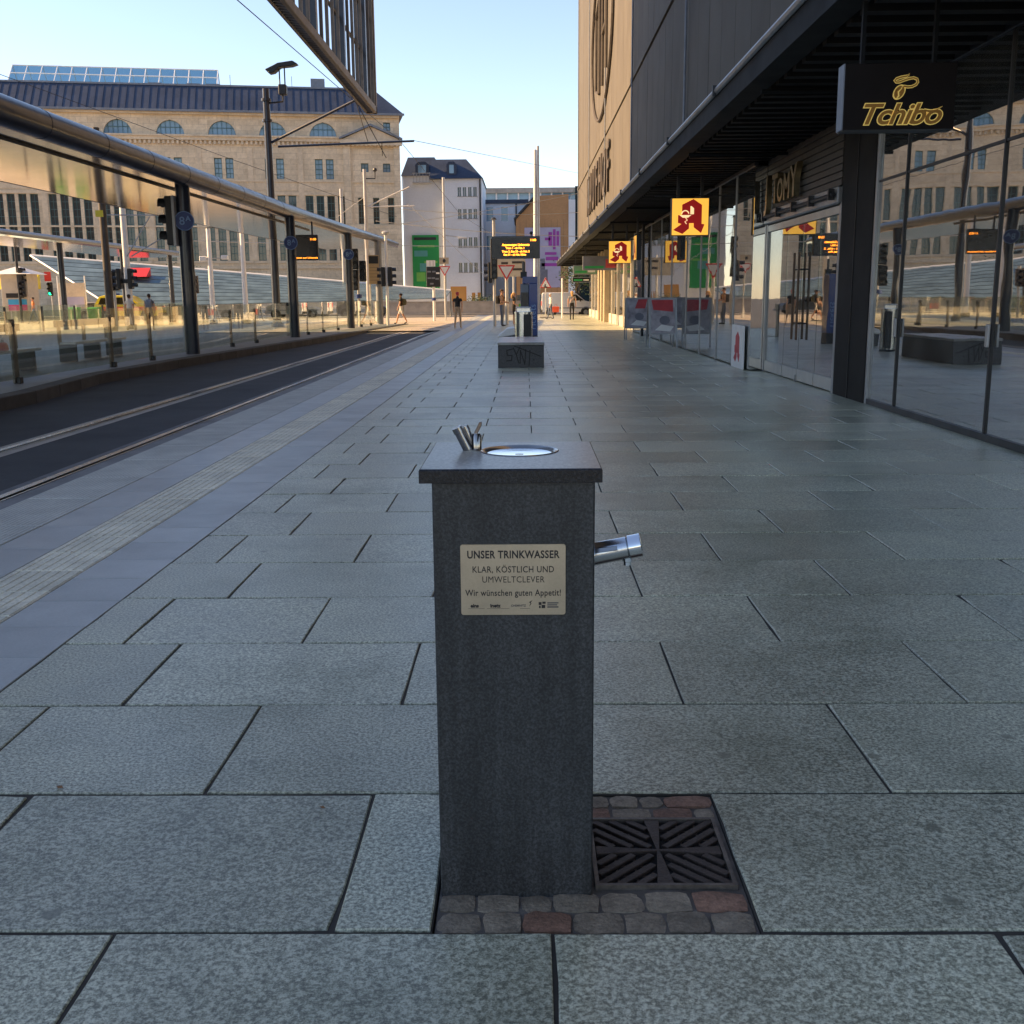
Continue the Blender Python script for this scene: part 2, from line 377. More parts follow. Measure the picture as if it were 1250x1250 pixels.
def slab_data(wd, ln):
    k = (round(wd, 3), round(ln, 3))
    def pt(i, n): return i/n
    J = .0040; JY = .0068; ring = []; N1, N2 = 5, 4
    for (ax, ay), (bx, by), n_ in (((J, JY), (wd-J, JY), N1), ((wd-J, JY), (wd-J, ln-JY), N2), ((wd-J, ln-JY), (J, ln-JY), N1), ((J, ln-JY), (J, JY), N2)):
        for q in range(n_):
            f_ = q/n_; px_, py_ = ax+(bx-ax)*f_, ay+(by-ay)*f_; i_ = random.random()**3*.0055
            if q == 0 and random.random() < .16: i_ += random.uniform(.004, .014)
            d_ = Vector((wd/2-px_, ln/2-py_)).normalized()*i_
            ring.append((px_+d_.x, py_+d_.y))
    n_ = len(ring); cxx, cyy = wd/2, ln/2; ch = .0035
    ins = [(x_+(ch if x_ < cxx else -ch), y_+(ch if y_ < cyy else -ch)) for x_, y_ in ring]
    vs = [(x_, y_, -.034) for x_, y_ in ring]+[(x_, y_, -ch) for x_, y_ in ring]+[(x_, y_, 0) for x_, y_ in ins]
    fs = [(q, (q+1) % n_, n_+(q+1) % n_, n_+q) for q in range(n_)]+[(n_+q, n_+(q+1) % n_, 2*n_+(q+1) % n_, 2*n_+q) for q in range(n_)]+[tuple(range(2*n_, 3*n_))]
    return MB().add(vs, fs).mesh('paving_slab', fix=False)
rest = MB(); count = 0
def lay(x0, x1, y0, single):
    global count
    if single and count < 300:
        o = inst(slab_data(x1-x0, RD), 'paving_slab', 'paving_granite', pave, (x0, y0, random.uniform(-.0018, .0012)))
        o.rotation_euler = (random.uniform(-.0016, .0016), random.uniform(-.0012, .0012), 0); count += 1
    else:
        vs, fs = slab_mesh(x1-x0, RD); dz = random.uniform(-.0018, .0012)
        rest.add([(p[0]+x0, p[1]+y0, p[2]+dz) for p in vs], fs)
order = list(range(-1, 118))+list(range(-2, -11, -1))
for n in order:
    y0 = ROW0+n*RD
    if y0 > 89: continue
    js = [XL]
    if n % 2 == 0: js += [-1.533+PW*i for i in range(9)]
    else: js += [-1.80]+[-1.002+PW*i for i in range(9)]
    js = [j for j in js if j < XR-.12]+[XR]
    if n == 0: js = [.556 if abs(j-.583) < .01 else j for j in js]
    for a, b in zip(js, js[1:]):
        if n == 0 and a < 0 < b+.7 and b > -.3 and a < .2:            # the slabs cut round the fountain and its drain
            if a < -.3: lay(a, -.235, y0, True)
            if b > .5: pass
            continue
        lay(a, b, y0, n >= -1)
# the slab right of the drain is laid whole by the loop; fill any sliver
stuff(rest.build('paving_field', 'paving_granite', pave, fix=False))
# bands along the track: smooth slabs, ribbed guiding strip, smooth slabs, ribbed edge
def band(x0, x1, ln, name, matn, ribs=0, singles=60, off=0, ribh=.004):
    wd = x1-x0
    mb = MB().add(*slab_mesh(wd, ln, .003, .003))
    if ribs:
        p = wd/ribs
        for i in range(ribs):
            c = (i+.5)*p; r = p*.27
            mb.add([(c-r-.004, .008, -.001), (c+r+.004, .008, -.001), (c+r, .011, ribh), (c-r, .011, ribh), (c-r-.004, ln-.008, -.001), (c+r+.004, ln-.008, -.001), (c+r, ln-.011, ribh), (c-r, ln-.011, ribh)],
                   [(3,2,6,7),(0,3,7,4),(2,1,5,6),(0,1,2,3),(4,7,6,5)])
    me = mb.mesh(name, fix=False); more = MB(); y = -5+off; k = 0
    while y < 88:
        if y > 1.5 and k < singles:
            inst(me, name, matn, pave, (x0, y, random.uniform(-.0012, .001))); k += 1
        else:
            more.add([(a+x0, b+y, c) for a, b, c in mb.v], mb.f)
        y += ln
    stuff(more.build(name+'_field', matn, pave, fix=False))
band(-2.50, -2.065, .44, 'smooth_slab', 'smooth_slab', off=.13)
band(-2.90, -2.50, .44, 'ribbed_slab', 'tactile_slab', ribs=7, off=.3)
band(-3.287, -2.90, .66, 'smooth_slab', 'smooth_slab', off=.2, singles=45)
band(-3.845, -3.287, 1.0, 'kerb_slab', 'kerb_slab', ribs=16, off=.1, singles=40, ribh=.0025)
# cobbles round the fountain foot
cob = []
def cobbles(x0, x1, y0, y1, rows, n):
    h = (y1-y0)/rows
    for r in range(rows):
        x = x0
        while x < x1-.02:
            wd = min(random.uniform(.072, .125), x1-x)
            if x1-x-wd < .04: wd = x1-x
            a, b = x+.003, x+wd-.003; c, d = y0+r*h+.003, y0+(r+1)*h-.003
            def j(): return random.uniform(-.004, .004)
            tz = random.uniform(-.0095, -.004); e = .008
            NX, NY = 4, 3; mb = MB(); vs = []
            for gy in range(NY+1):
                for gx in range(NX+1):
                    ed = gx in (0, NX) or gy in (0, NY); co = gx in (0, NX) and gy in (0, NY)
                    vs.append((a+(b-a)*gx/NX+j()*.8+(.004*(1 if gx == 0 else -1) if co else 0), c+(d-c)*gy/NY+j()*.8+(.004*(1 if gy == 0 else -1) if co else 0), tz-(.0025 if ed else 0)-(.0025 if co else 0)+j()*.5))
            W_ = NX+1; fs = [(y_*W_+x_, y_*W_+x_+1, (y_+1)*W_+x_+1, (y_+1)*W_+x_) for y_ in range(NY) for x_ in range(NX)]
            rim = list(range(W_))+[W_*q+NX for q in range(1, NY+1)]+[W_*NY+q for q in range(NX-1, -1, -1)]+[W_*q for q in range(NY-1, 0, -1)]
            o_ = len(vs); vs += [(vs[q][0], vs[q][1], -.05) for q in rim]
            fs += [(rim[q], o_+q, o_+(q+1) % len(rim), rim[(q+1) % len(rim)]) for q in range(len(rim))]
            mb.add(vs, fs).build('cobble', 'cobble_red' if random.random() < (.55 if x > -.02 else .2) else 'cobble_grey', pave, smooth=True)
            x += wd
cobbles(-.229, .553, 2.350, 2.532, 2, 0)
cobbles(.165, .553, 2.928, 3.074, 2, 0)
cobbles(-.229, .165, 2.935, 3.074, 2, 0)
MB().box(-.23, .556, 2.348, 3.078, -.0315, -.0135).build('mortar_bed', M('lime_mortar', (.13, .115, .098), .9, var=.4, vs=12, bmp=.3), pave)
for (x, y, r) in [(-.05, 2.535, .006), (.045, 2.536, .005), (-.62, 2.98, .012), (-1.47, 3.12, .016), (-2.75, 6.3, .012)]:
    MB().add([(-r, -r*.4, .003), (0, -r*.6, .006), (r, 0, .002), (0, r*.5, .007), (-r*.6, r*.4, .004)], [(0, 1, 2, 3, 4), (4, 3, 2, 1, 0)]).build('fallen_leaf', 'dry_leaf', pave, loc=(x, y, .001), rz=random.random()*3, fix=False)

# track bed and rails
def ribbon(mb, path, x0, x1, z0=None, up=0.):
    """flat strip along path [(x,y,z)], offset x0..x1 to the right of travel"""
    P = [Vector(p) for p in path]; L = []; Rr = []
    for i, p in enumerate(P):
        d = (P[min(i+1, len(P)-1)]-P[max(i-1, 0)]); d.z = 0; d.normalize(); n = Vector((d.y, -d.x, 0))
        L.append(p+n*x0+Vector((0, 0, up))); Rr.append(p+n*x1+Vector((0, 0, up)))
    for i in range(len(P)-1): mb.quad(L[i], Rr[i], Rr[i+1], L[i+1])
    return mb
def zt(y): return -.2 if y < 44 else -.2+.17*min(1, (y-44)/9)
struct(MB().add([(-11, -6, -.2), (-3.86, -6, -.2), (-3.86, 44, -.2), (-11, 44, -.2), (-3.86, 53, -.03), (-11, 53, -.03)], [(0, 1, 2, 3), (3, 2, 4, 5)]).build('tram_road', 'asphalt', fix=False))
path = [(-6.0, y, zt(y)) for y in range(-6, 45, 2)]
a = 0; x, y = -6.0, 44.
while y < 80 and len(path) < 70:
    a = min(1.2, a+.045); x += 2*math.sin(a*.8); y += 2*math.cos(a*.8)*.9; path.append((x, y, zt(y)))
for k, off in enumerate((0, 1.435)):
    mb = MB(); ribbon(mb, path, off-.20, off+.20, up=.004); struct(mb.build('rail_bedding', 'concrete' if k == 0 else M('rail_mortar', (.15, .15, .15), .8, var=.2), fix=False))
    mb = MB(); ribbon(mb, path, off-.085, off-.005, up=.014); r = struct(mb.build('tram_rail', 'rail_steel', fix=False))
    mb = MB(); ribbon(mb, path, off-.005, off+.045, up=.008); mb.build('rail_groove', 'pit_black', r, fix=False)
    mb = MB(); ribbon(mb, path, off+.045, off+.065, up=.014); mb.build('rail_lip', 'rail_steel', r, fix=False)
struct(MB().box(-4.66, -3.87, -6, 43, -.29, -.192).build('gutter', M('gutter_concrete', (.22, .22, .215), .8, var=.2, vs=2, fine=.2)))
# platform across the track
kerb = [(-8.15, -6), (-8.15, 14), (-8.25, 18), (-8.75, 22), (-8.7, 27), (-8.35, 33), (-7.9, 40), (-7.45, 48), (-7.0, 56), (-6.7, 62)]
pl = MB(); n = len(kerb)
pts = kerb+[(-26, 62), (-26, -6)]
struct(pl.prism(pts, 'z', -.5, 0).build('tram_platform', M('platform_paving', (.23, .25, .27), .55, var=.12, vs=1.2, fine=.15, fs=20)))
plat = bpy.data.objects['tram_platform']
for i in range(n-1):
    (xa, ya), (xb, yb) = kerb[i], kerb[i+1]; d = Vector((xb-xa, yb-ya, 0)); L = d.length; m = max(1, round(L/1.5)); d.normalize(); nn = Vector((-d.y, d.x, 0))
    for k in range(m):
        p = Vector((xa, ya, 0))+d*(L*k/m+.006); q = Vector((xa, ya, 0))+d*(L*(k+1)/m-.006)
        if q.y < 8: continue
        i0 = Vector((d.y, -d.x, 0))
        MB().prism([(p+i0*.03).to_2d()[:], (q+i0*.03).to_2d()[:], (q-i0*.30).to_2d()[:], (p-i0*.30).to_2d()[:]], 'z', -.3, .012).build('kerbstone', M('kerb_dark', (.10, .095, .088), .75, var=.25, vs=2, fine=.25, pv=.2), plat, bevel=.012)
# sunlit square, the cross street and its far pavement
struct(MB().quad((-90, 50, -.026), (60, 50, -.026), (60, 83, -.026), (-90, 83, -.026)).build('square', 'plaza', fix=False))
struct(MB().quad((-26.1, 20, -.02), (-26.1, 50.1, -.02), (-90, 50.1, -.02), (-90, 20, -.02)).build('side_square', 'plaza', fix=False))
struct(MB().box(-200, 200, 82.9, 83.2, -.28, .01).build('kerb', 'concrete'))
struct(MB().quad((-250, 83.2, -.13), (250, 83.2, -.13), (250, 97, -.13), (-250, 97, -.13)).build('cross_street', 'pale_asphalt', fix=False))
struct(MB().box(-250, 250, 97, 200, -.3, .0).build('far_pavement', 'concrete'))
for k in range(9):
    struct(MB().box(-40+k*9, -36.5+k*9, 90.0, 90.12, -.129, -.125).build('lane_marking', 'white_paint'))
# joints of the square that can still be made out near the shade line
mb = MB()
for k in range(40): mb.box(-12, 9, 50.4+k*.8, 50.42+k*.8, -.027, -.0245)
stuff(mb.build('square_joints', 'mortar', bpy.data.objects['square']))

# ================================================================== DRINKING FOUNTAIN
F = thing('drinking_fountain', 'dark granite drinking water pillar with engraved plaque, chrome tap and side spout', 'fountain', (0, 0, 0))
F.location = (-.03, 2.72, 0)
def fx(x): return x+.03
def fy(y): return y-2.72
MB().box(fx(-.226), fx(.162), fy(2.518), fy(2.925), -.06, 1.068).build('pillar', 'pillar_granite', F, bevel=.004)
# cap slab with a round opening for the bowl
x0, x1, y0, y1, zb, zt_ = fx(-.254), fx(.178), fy(2.496), fy(2.978), 1.0685, 1.102
cx, cy, cr, N = fx(-.019), fy(2.80), .099, 48
mb = MB(); ring = [(cx+cr*math.cos(2*math.pi*k/N), cy+cr*math.sin(2*math.pi*k/N)) for k in range(N)]
def edge(a):
    dx, dy = math.cos(a), math.sin(a); ts = []
    for lim, d, c in ((x1, dx, cx), (x0, dx, cx), (y1, dy, cy), (y0, dy, cy)):
        if abs(d) > 1e-9 and (lim-c)/d > 0: ts.append((lim-c)/d)
    t = min(ts); return (cx+dx*t, cy+dy*t)
angs = sorted([2*math.pi*k/N for k in range(N)]+[math.atan2(yy-cy, xx-cx) % (2*math.pi) for xx in (x0, x1) for yy in (y0, y1)])
inn = [(cx+cr*math.cos(a), cy+cr*math.sin(a)) for a in angs]; out = [edge(a) for a in angs]; K = len(angs)
b_ = .004
vi = [(*p, zt_) for p in inn]+[(cx+(p[0]-cx)*(1-b_/abs(p[0]-cx) if abs(p[0]-x0) < 1e-6 or abs(p[0]-x1) < 1e-6 else 1), cy+(p[1]-cy)*(1-b_/abs(p[1]-cy) if abs(p[1]-y0) < 1e-6 or abs(p[1]-y1) < 1e-6 else 1), zt_) for p in out]+[(*p, zt_-b_) for p in out]+[(*p, zb) for p in out]+[(*p, zb) for p in inn]
fs = []
for k in range(K):
    j = (k+1) % K
    fs += [(k, K+k, K+j, j), (K+k, 2*K+k, 2*K+j, K+j), (2*K+k, 3*K+k, 3*K+j, 2*K+j), (3*K+k, 4*K+k, 4*K+j, 3*K+j), (4*K+k, k, j, 4*K+j)]
cap = mb.add(vi, fs).build('cap_slab', 'cap_granite', F)
cap.data.materials.append(MT['pale_top_granite'])
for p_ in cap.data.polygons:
    if p_.center.z > zt_-.001: p_.material_index = 1                   # paler top: the sky's sheen is put into the stone colour
MB().lathe([(.1035, 1.1025), (.101, 1.1042), (.095, 1.1030), (.084, 1.0965)], 48, (cx, cy, 0), False).build('basin_rim', 'chrome_dark', F, smooth=True)
bowl = MB().lathe([(.084, 1.0964), (.078, 1.0952), (.06, 1.0940), (.03, 1.0932), (.001, 1.0930)], 48, (cx, cy, 0), False).build('basin', 'chrome', F, smooth=True)
MB().disc((cx, cy), .011, 'z', (1.0930, 1.0938), 16).build('drain_plug', 'chrome_dark', bowl)
# tap: two leaning nozzles and an upright valve with a lever
tp = Vector((fx(-.150), fy(2.822), 1.102))
tap = MB().tube([tp+Vector((.018, .0, 0)), tp+Vector((.018, 0, .038)), tp+Vector((.018, 0, .044))], [.0135, .0135, .009], 20).build('tap', 'chrome_dark', F, smooth=True)
for dx, dy in ((-.006, -.010), (.010, .012)):
    a = tp+Vector((dx, dy, .004)); d = Vector((-.42, -.10, .90)).normalized()
    nz = MB().tube([a-d*.006, a+d*.048], .0120, 18).build('nozzle', 'chrome_dark', tap, smooth=True)
    MB().tube([a+d*.046, a+d*.049, a+d*.049, a+d*.064, a+d*.064], [.0100, .0100, .0138, .0138, .0118], 18).build('nozzle_collar', 'chrome_dark', tap, smooth=True)
a = tp+Vector((.014, 0, .040)); d = Vector((.40, 0, .92)).normalized()
MB().prism([(-.004, 0), (.005, 0), (.008, .030), (.005, .039), (-.001, .036)], 'y', -.005, .005).xf(Matrix.Translation(a) @ Matrix.Rotation(R_(21), 4, 'Y')).build('lever', 'chrome_dark', tap, bevel=.001)
MB().lathe([(.024, 0), (.024, .003), (.020, .004), (.016, .004)], 24, (tp.x+.010, tp.y, tp.z+.0003)).build('tap_flange', 'chrome_dark', tap, smooth=True)
# plaque
py = fy(2.5175)
def rrect(x0, x1, z0, z1, r, n=5):
    o = []
    for cx_, cz_, a0 in ((x1-r, z1-r, 0), (x0+r, z1-r, 90), (x0+r, z0+r, 180), (x1-r, z0+r, 270)):
        o += [(cx_+r*math.cos(R_(a0+90*k/n)), cz_+r*math.sin(R_(a0+90*k/n))) for k in range(n+1)]
    return o
plq = MB().prism(rrect(fx(-.1605), fx(.092), .7415, .9165, .006), 'y', py-.004, py+.001).build('plaque', 'brushed_steel', F)
pcx = fx(-.034)
for s_, sz, z, b in (('UNSER TRINKWASSER', .0262, .8830, .0007), ('KLAR, KÖSTLICH UND', .0222, .8475, .0002), ('UMWELTCLEVER', .0222, .8225, 0), ('Wir wünschen guten Appetit!', .0218, .7895, .0003)):
    me = text_mesh(s_, sz, bold=b, ext=.0003, spacing=1.06)
    wd = max(v.co.x for v in me.vertices)-min(v.co.x for v in me.vertices)
    want = {'U': .222 if 'TR' in s_ else .150, 'K': .196, 'W': .231}[s_[0]]
    for v in me.vertices: v.co.x *= want/wd
    o = inst(me, 'lettering', 'ink', plq, (pcx, py-.0044, z)); o.rotation_euler = (R_(90), 0, 0)
for s_, sz, x, m_, b in (('eins', .0125, -.128, 'ink', .0006), ('inetz', .0125, -.078, 'ink', .0006), ('CHEMNITZ', .0072, -.022, 'ink_grey', .0002)):
    o = text(s_, sz, m_, plq, (fx(x), py-.0044, .7605 if sz > .01 else .762), ext=.0003, bold=b)
for xa, xb, z in ((-.144, -.104, .757), (-.098, -.044, .757), (-.018, .006, .757)): MB().box(fx(xa), fx(xb), py-.0047, py-.0040, z, z+.0007).build('underline', 'ink_grey', plq)
MB().prism([(fx(.004), .762), (fx(.010), .770), (fx(.007), .770), (fx(.012), .778), (fx(.004), .773), (fx(.007), .770)], 'y', py-.0047, py-.0040).build('emblem', 'ink', plq)
for xa, xb, z0_, z1_, m_ in ((.027, .034, .766, .773, 'ink'), (.036, .044, .769, .774, 'ink'), (.034, .043, .758, .766, 'ink'), (.028, .032, .758, .764, 'ink'), (.048, .075, .7695, .7725, 'ink_grey'), (.048, .072, .7645, .7675, 'ink_grey'), (.048, .075, .7590, .7625, 'ink_grey')):
    MB().box(fx(xa), fx(xb), py-.0047, py-.0040, z0_, z1_).build('emblem', m_, plq)
# spout on the right side
sa = Vector((fx(.150), fy(2.60), .868)); sdv = Vector((1, -.10, .22)).normalized()
sp = MB().tube([sa, sa+sdv*.100, sa+sdv*.103], [.0290, .0275, .024], 24).build('spout', 'steel', F, smooth=True)
MB().tube([sa+sdv*.103, sa+sdv*.104, sa+sdv*.134, sa+sdv*.136], [.0235, .0295, .0295, .0270], 24).build('spout_collar', 'chrome', sp, smooth=True)
MB().lathe([(.012, 0), (.012, -.012), (.009, -.014), (.009, -.022)], 16, tuple(sa+sdv*.100+Vector((0, 0, -.022)))).build('outlet', 'chrome', sp, smooth=True)
MB().box(-.03, .03, -.0285, -.0245, -.006, .008).xf(Matrix.Translation(sa+sdv*.048) @ Matrix.Rotation(-.16, 4, 'Y') @ Matrix.Rotation(-.1, 4, 'Z') @ Matrix.Rotation(R_(-22), 4, 'X')).build('push_plate', 'chrome_dark', sp, bevel=.002)
MB().lathe([(.034, 0), (.034, .003), (.026, .004)], 24).xf(Matrix.Translation((fx(.1625), fy(2.60), .870)) @ Matrix.Rotation(R_(90), 4, 'Y')).build('wall_flange', 'chrome', sp, smooth=True)

# ---- drain grate
gx0, gx1, gy0, gy1 = .172, .541, 2.549, 2.919
g = thing('drain_grate', 'square cast iron drain grate with slanted slots beside the fountain', 'drain grate', ((gx0+gx1)/2, (gy0+gy1)/2, 0))
hw = (gx1-gx0)/2; hh = (gy1-gy0)/2
MB().box(-hw+.004, hw-.004, -hh+.004, hh-.004, -.0133, -.0125).build('pit', 'pit_black', g)
fr = MB()
for a, b, c, d in ((-hw, hw, -hh, -hh+.011), (-hw, hw, hh-.011, hh), (-hw, -hw+.011, -hh+.011, hh-.011), (hw-.011, hw, -hh+.011, hh-.011)): fr.box(a, b, c, d, -.022, .001)
fr.build('frame', 'cast_iron_frame', g)
for pts in ([(-hw+.013, -.022), (0, -.004), (hw-.013, -.022), (hw-.013, .022), (0, .004), (-hw+.013, .022)],):
    MB().prism(pts, 'z', -.02, -.0005).build('cross_bar', 'cast_iron', g, bevel=.0012)
MB().prism([(-.022, -hh+.013), (.022, -hh+.013), (.004, 0), (.022, hh-.013), (-.022, hh-.013), (-.004, 0)], 'z', -.0198, -.0008).build('cross_bar', 'cast_iron', g, bevel=.0012)
def clip(p, d, x0, x1, y0, y1):
    t0, t1 = -9, 9
    for o, dd, a, b in ((p[0], d[0], x0, x1), (p[1], d[1], y0, y1)):
        u, v = sorted(((a-o)/dd, (b-o)/dd)); t0 = max(t0, u); t1 = min(t1, v)
    return (t0, t1) if t1-t0 > .012 else None
for qx in (-1, 1):
    for qy in (-1, 1):
        x0, x1 = sorted((qx*.020, qx*(hw-.013))); y0, y1 = sorted((qy*.020, qy*(hh-.013))); d = Vector((1, -qx*qy*-1*1.0)).normalized()
        d = Vector((1, qx*qy)).normalized() if True else d
        nrm = Vector((-d.y, d.x)); c = Vector(((x0+x1)/2, (y0+y1)/2))
        for k in range(-5, 6):
            p = c+nrm*(k*.036); r = clip(p, d, x0, x1, y0, y1)
            if not r: continue
            a, b = p+d*r[0], p+d*r[1]; w_ = nrm*.0105
            MB().prism([tuple(a-w_), tuple(b-w_), tuple(b+w_), tuple(a+w_)], 'z', -.0126, -.002).build('bar', 'cast_iron', g, bevel=.0015)
        for k in (1, 2):
            MB().box(x0+(x1-x0)*k/3-.0025, x0+(x1-x0)*k/3+.0025, y0, y1, -.0185, -.010).build('rib', 'cast_iron', g)
            MB().box(x0, x1, y0+(y1-y0)*k/3-.0025, y0+(y1-y0)*k/3+.0025, -.0183, -.0102).build('rib', 'cast_iron', g)

# ================================================================== tall block out of frame whose shade covers the foreground
OB = thing('office_block', 'tall office block beyond the left edge that shades the foreground', 'building', (-52, 0, 0))
MB().box(-14, 14, -3, 41.5, -.3, 10.5).build('base_storeys', M('block_render', (.42, .40, .37), .8, var=.1, vs=.3), OB)
MB().box(-14, 14, -3, 50.5, 10.5, 36.5).build('walls', M('block_render', (.42, .40, .37), .8, var=.1, vs=.3), OB)
bm_ = MB().box(0, .06, 0, 42, 0, 1.7).mesh('window_band')
for k in range(8): inst(bm_, 'window_band', 'window_dark', OB, (14.0, -.5, 2+k*3.4))
MB().box(-14.3, 14.3, -3.3, 50.8, 36.5, 37.1).build('parapet', 'lead_grey', OB)

# ================================================================== DEPARTMENT STORE on the right
D = thing('department_store', 'dark panelled department store with glazed shop fronts under a long canopy', 'building', (4.7, 50, 0))
def dl(x, y, z=0): return (x-4.7, y-50, z)
SX = 4.7; FX = 4.5; YN, YE = -8.0, 95.0
core = MB()
core.box(5.1, 34, YN, YE-.6, 4.75, 27).xf(Matrix.Translation((-4.7, -50, 0))).build('core', 'facade_panel', D)
# upper cladding: tall panels in two tiers with open joints
pm = {}
def panel(y, wd, z0, z1):
    k = (wd, z0, z1)
    if k not in pm: pm[k] = MB().box(0, .12, .012, wd-.012, z0, z1).mesh('facade_panel', bevel=.008)
    inst(pm[k], 'facade_panel', 'facade_panel', D, dl(FX+random.uniform(-.006, .006), y, 0))
y = YN
while y < YE-.1:
    panel(y, 1.716667, 5.15, 10.15); panel(y, 1.716667, 10.42, 26.8); y += 1.716667
MB().box(0, .5, YN, YE, 10.18, 10.39).xf(Matrix.Translation((FX-.06-4.7, -50, 0))).build('string_course', 'facade_panel', D)
MB().box(0, .5, YN, YE, 4.78, 5.12).xf(Matrix.Translation((FX-.03-4.7, -50, 0))).build('base_flashing', 'lead_grey', D)
MB().box(FX-4.7, 29, YE-50-.4, YE-50, 4.6, 26.8).build('end_wall', 'facade_panel', D)
MB().box(FX-4.9, 29, YN-50, YE-50+.2, 26.85, 27.4).build('parapet', 'lead_grey', D)
for k in range(6):
    yy = 16+k*15.4
    MB().tube([(FX-.10-4.7, yy-50, 5.2), (FX-.10-4.7, yy-50, 26.6)], .035, 8).build('facade_tube', 'lead_grey', D, smooth=True)
# sign's shadow on the sunlit end, stood in for by dark strokes and letters
ex = FX-.08
def estroke(pts, name='emblem_shadow', r=.10):
    MB().tube([(ex-4.7, p[0]-50, p[1]) for p in pts], r, 6).build(name, M('sign_shadow', (.075, .062, .05), .8, var=.2), D)
estroke([(66+8.5*math.cos(t*math.pi/16), 16.2+4.6*math.sin(t*math.pi/16)) for t in range(33)], r=.09)
for pts in ([(62, 13.6), (62, 18.2), (65, 19), (65, 13.2)], [(62, 16), (65, 16)], [(67.5, 13.2), (67.5, 18.6), (70.5, 18), (70.5, 13.8), (67.5, 13.2)]): estroke(pts, r=.10)
wx = 55
for glyph in ('K', 'A', 'U', 'F', 'H', 'O', 'F'):
    me = text_mesh(glyph, 3.6, bold=.05, ext=.05)
    o = inst(me, 'letter_shadow', M('sign_shadow'), D, dl(ex, 80-wx+55-1.6, 7.0)); o.rotation_euler = (R_(90), 0, R_(-90)); wx += 3.1
# ---- canopy over the arcade
CX = 2.75
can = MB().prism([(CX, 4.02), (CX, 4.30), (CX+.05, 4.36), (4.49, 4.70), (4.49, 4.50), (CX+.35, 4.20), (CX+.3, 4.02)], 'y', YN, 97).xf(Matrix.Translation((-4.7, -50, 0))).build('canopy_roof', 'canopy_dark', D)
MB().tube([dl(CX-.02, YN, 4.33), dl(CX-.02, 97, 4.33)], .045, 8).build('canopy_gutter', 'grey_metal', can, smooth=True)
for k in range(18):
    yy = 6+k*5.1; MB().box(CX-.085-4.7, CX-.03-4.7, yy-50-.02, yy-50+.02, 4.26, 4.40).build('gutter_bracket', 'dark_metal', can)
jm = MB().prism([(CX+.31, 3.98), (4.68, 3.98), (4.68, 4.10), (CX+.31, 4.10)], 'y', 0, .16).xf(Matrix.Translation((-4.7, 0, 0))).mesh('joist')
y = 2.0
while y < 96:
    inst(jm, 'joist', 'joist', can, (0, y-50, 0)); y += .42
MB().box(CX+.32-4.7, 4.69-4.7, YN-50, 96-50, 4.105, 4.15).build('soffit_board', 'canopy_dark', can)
for yy in (40.5, 88):
    MB().tube([dl(4.30, yy, -.02), dl(4.30, yy, 4.0)], .055, 12).build('canopy_post', 'black_metal', D, smooth=True)
for yy in range(8, 96, 6):
    MB().tube([dl(CX+.15, yy, 3.93), dl(4.66, yy, 3.93)], .03, 8).build('cross_tie', 'canopy_dark', D, smooth=True)
# ---- shop fronts: floor plate, rear rooms
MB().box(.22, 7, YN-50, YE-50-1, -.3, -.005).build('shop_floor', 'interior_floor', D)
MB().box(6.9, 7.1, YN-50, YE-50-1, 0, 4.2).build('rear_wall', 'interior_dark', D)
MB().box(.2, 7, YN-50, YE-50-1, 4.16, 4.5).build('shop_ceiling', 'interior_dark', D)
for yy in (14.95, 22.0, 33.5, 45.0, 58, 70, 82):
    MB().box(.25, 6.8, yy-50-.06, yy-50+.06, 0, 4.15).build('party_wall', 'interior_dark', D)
def pane(y0, y1, z0=.03, z1=3.96, m='shop_glass', dx=0., name='glass_pane'):
    return MB().box(dx, dx+.012, y0-50+.012, y1-50-.012, z0, z1).build(name, m, D)
def mull(y, z0=0, z1=3.96, wd=.05, m='dark_metal', dx=-.035, dp=.09, name='mullion'):
    return MB().box(dx, dx+dp, y-50-wd/2, y-50+wd/2, z0, z1).build(name, m, D, bevel=.004)
def hand(y):
    MB().box(-.06, -.034, y-50-.035, y-50+.035, .95, 1.18).build('glazing_clamp', 'grey_metal', D, bevel=.006)
def rail(y0, y1, z0, z1, m='dark_metal', dx=-.03, dp=.08, name='transom'):
    return MB().box(dx, dx+dp, y0-50, y1-50, z0, z1).build(name, m, D, bevel=.004)
# coffee shop
for a, b in ((-2, 2.0), (2.0, 5.0), (5.0, 8.0), (8.0, 11.06), (11.06, 13.84), (13.84, 14.9)): pane(a, b)
for yy in (-2, 2, 5, 8, 11.06, 13.84): mull(yy, wd=.036, dx=-.02, dp=.05, m='black_metal'); hand(yy)
mull(14.93, wd=.07, m='grey_metal')
rail(-2, 14.9, 3.97, 4.03); rail(-2, 14.9, 0.0, .075, 'dark_metal')
rail(-2, 14.9, 2.93, 2.965, 'black_metal', dx=-.012, dp=.036)
# dark pier
MB().box(-.04, .30, 15.0-50, 16.5-50, -.03, 4.1).build('pier', M('pier_panel', (.016, .015, .014), .7, var=.2, vs=1, spec=.2), D, bevel=.01)
MB().box(-.052, -.0405, 15.75-50, 15.765-50, 0, 4.09).build('pier_joint', 'black_metal', D)
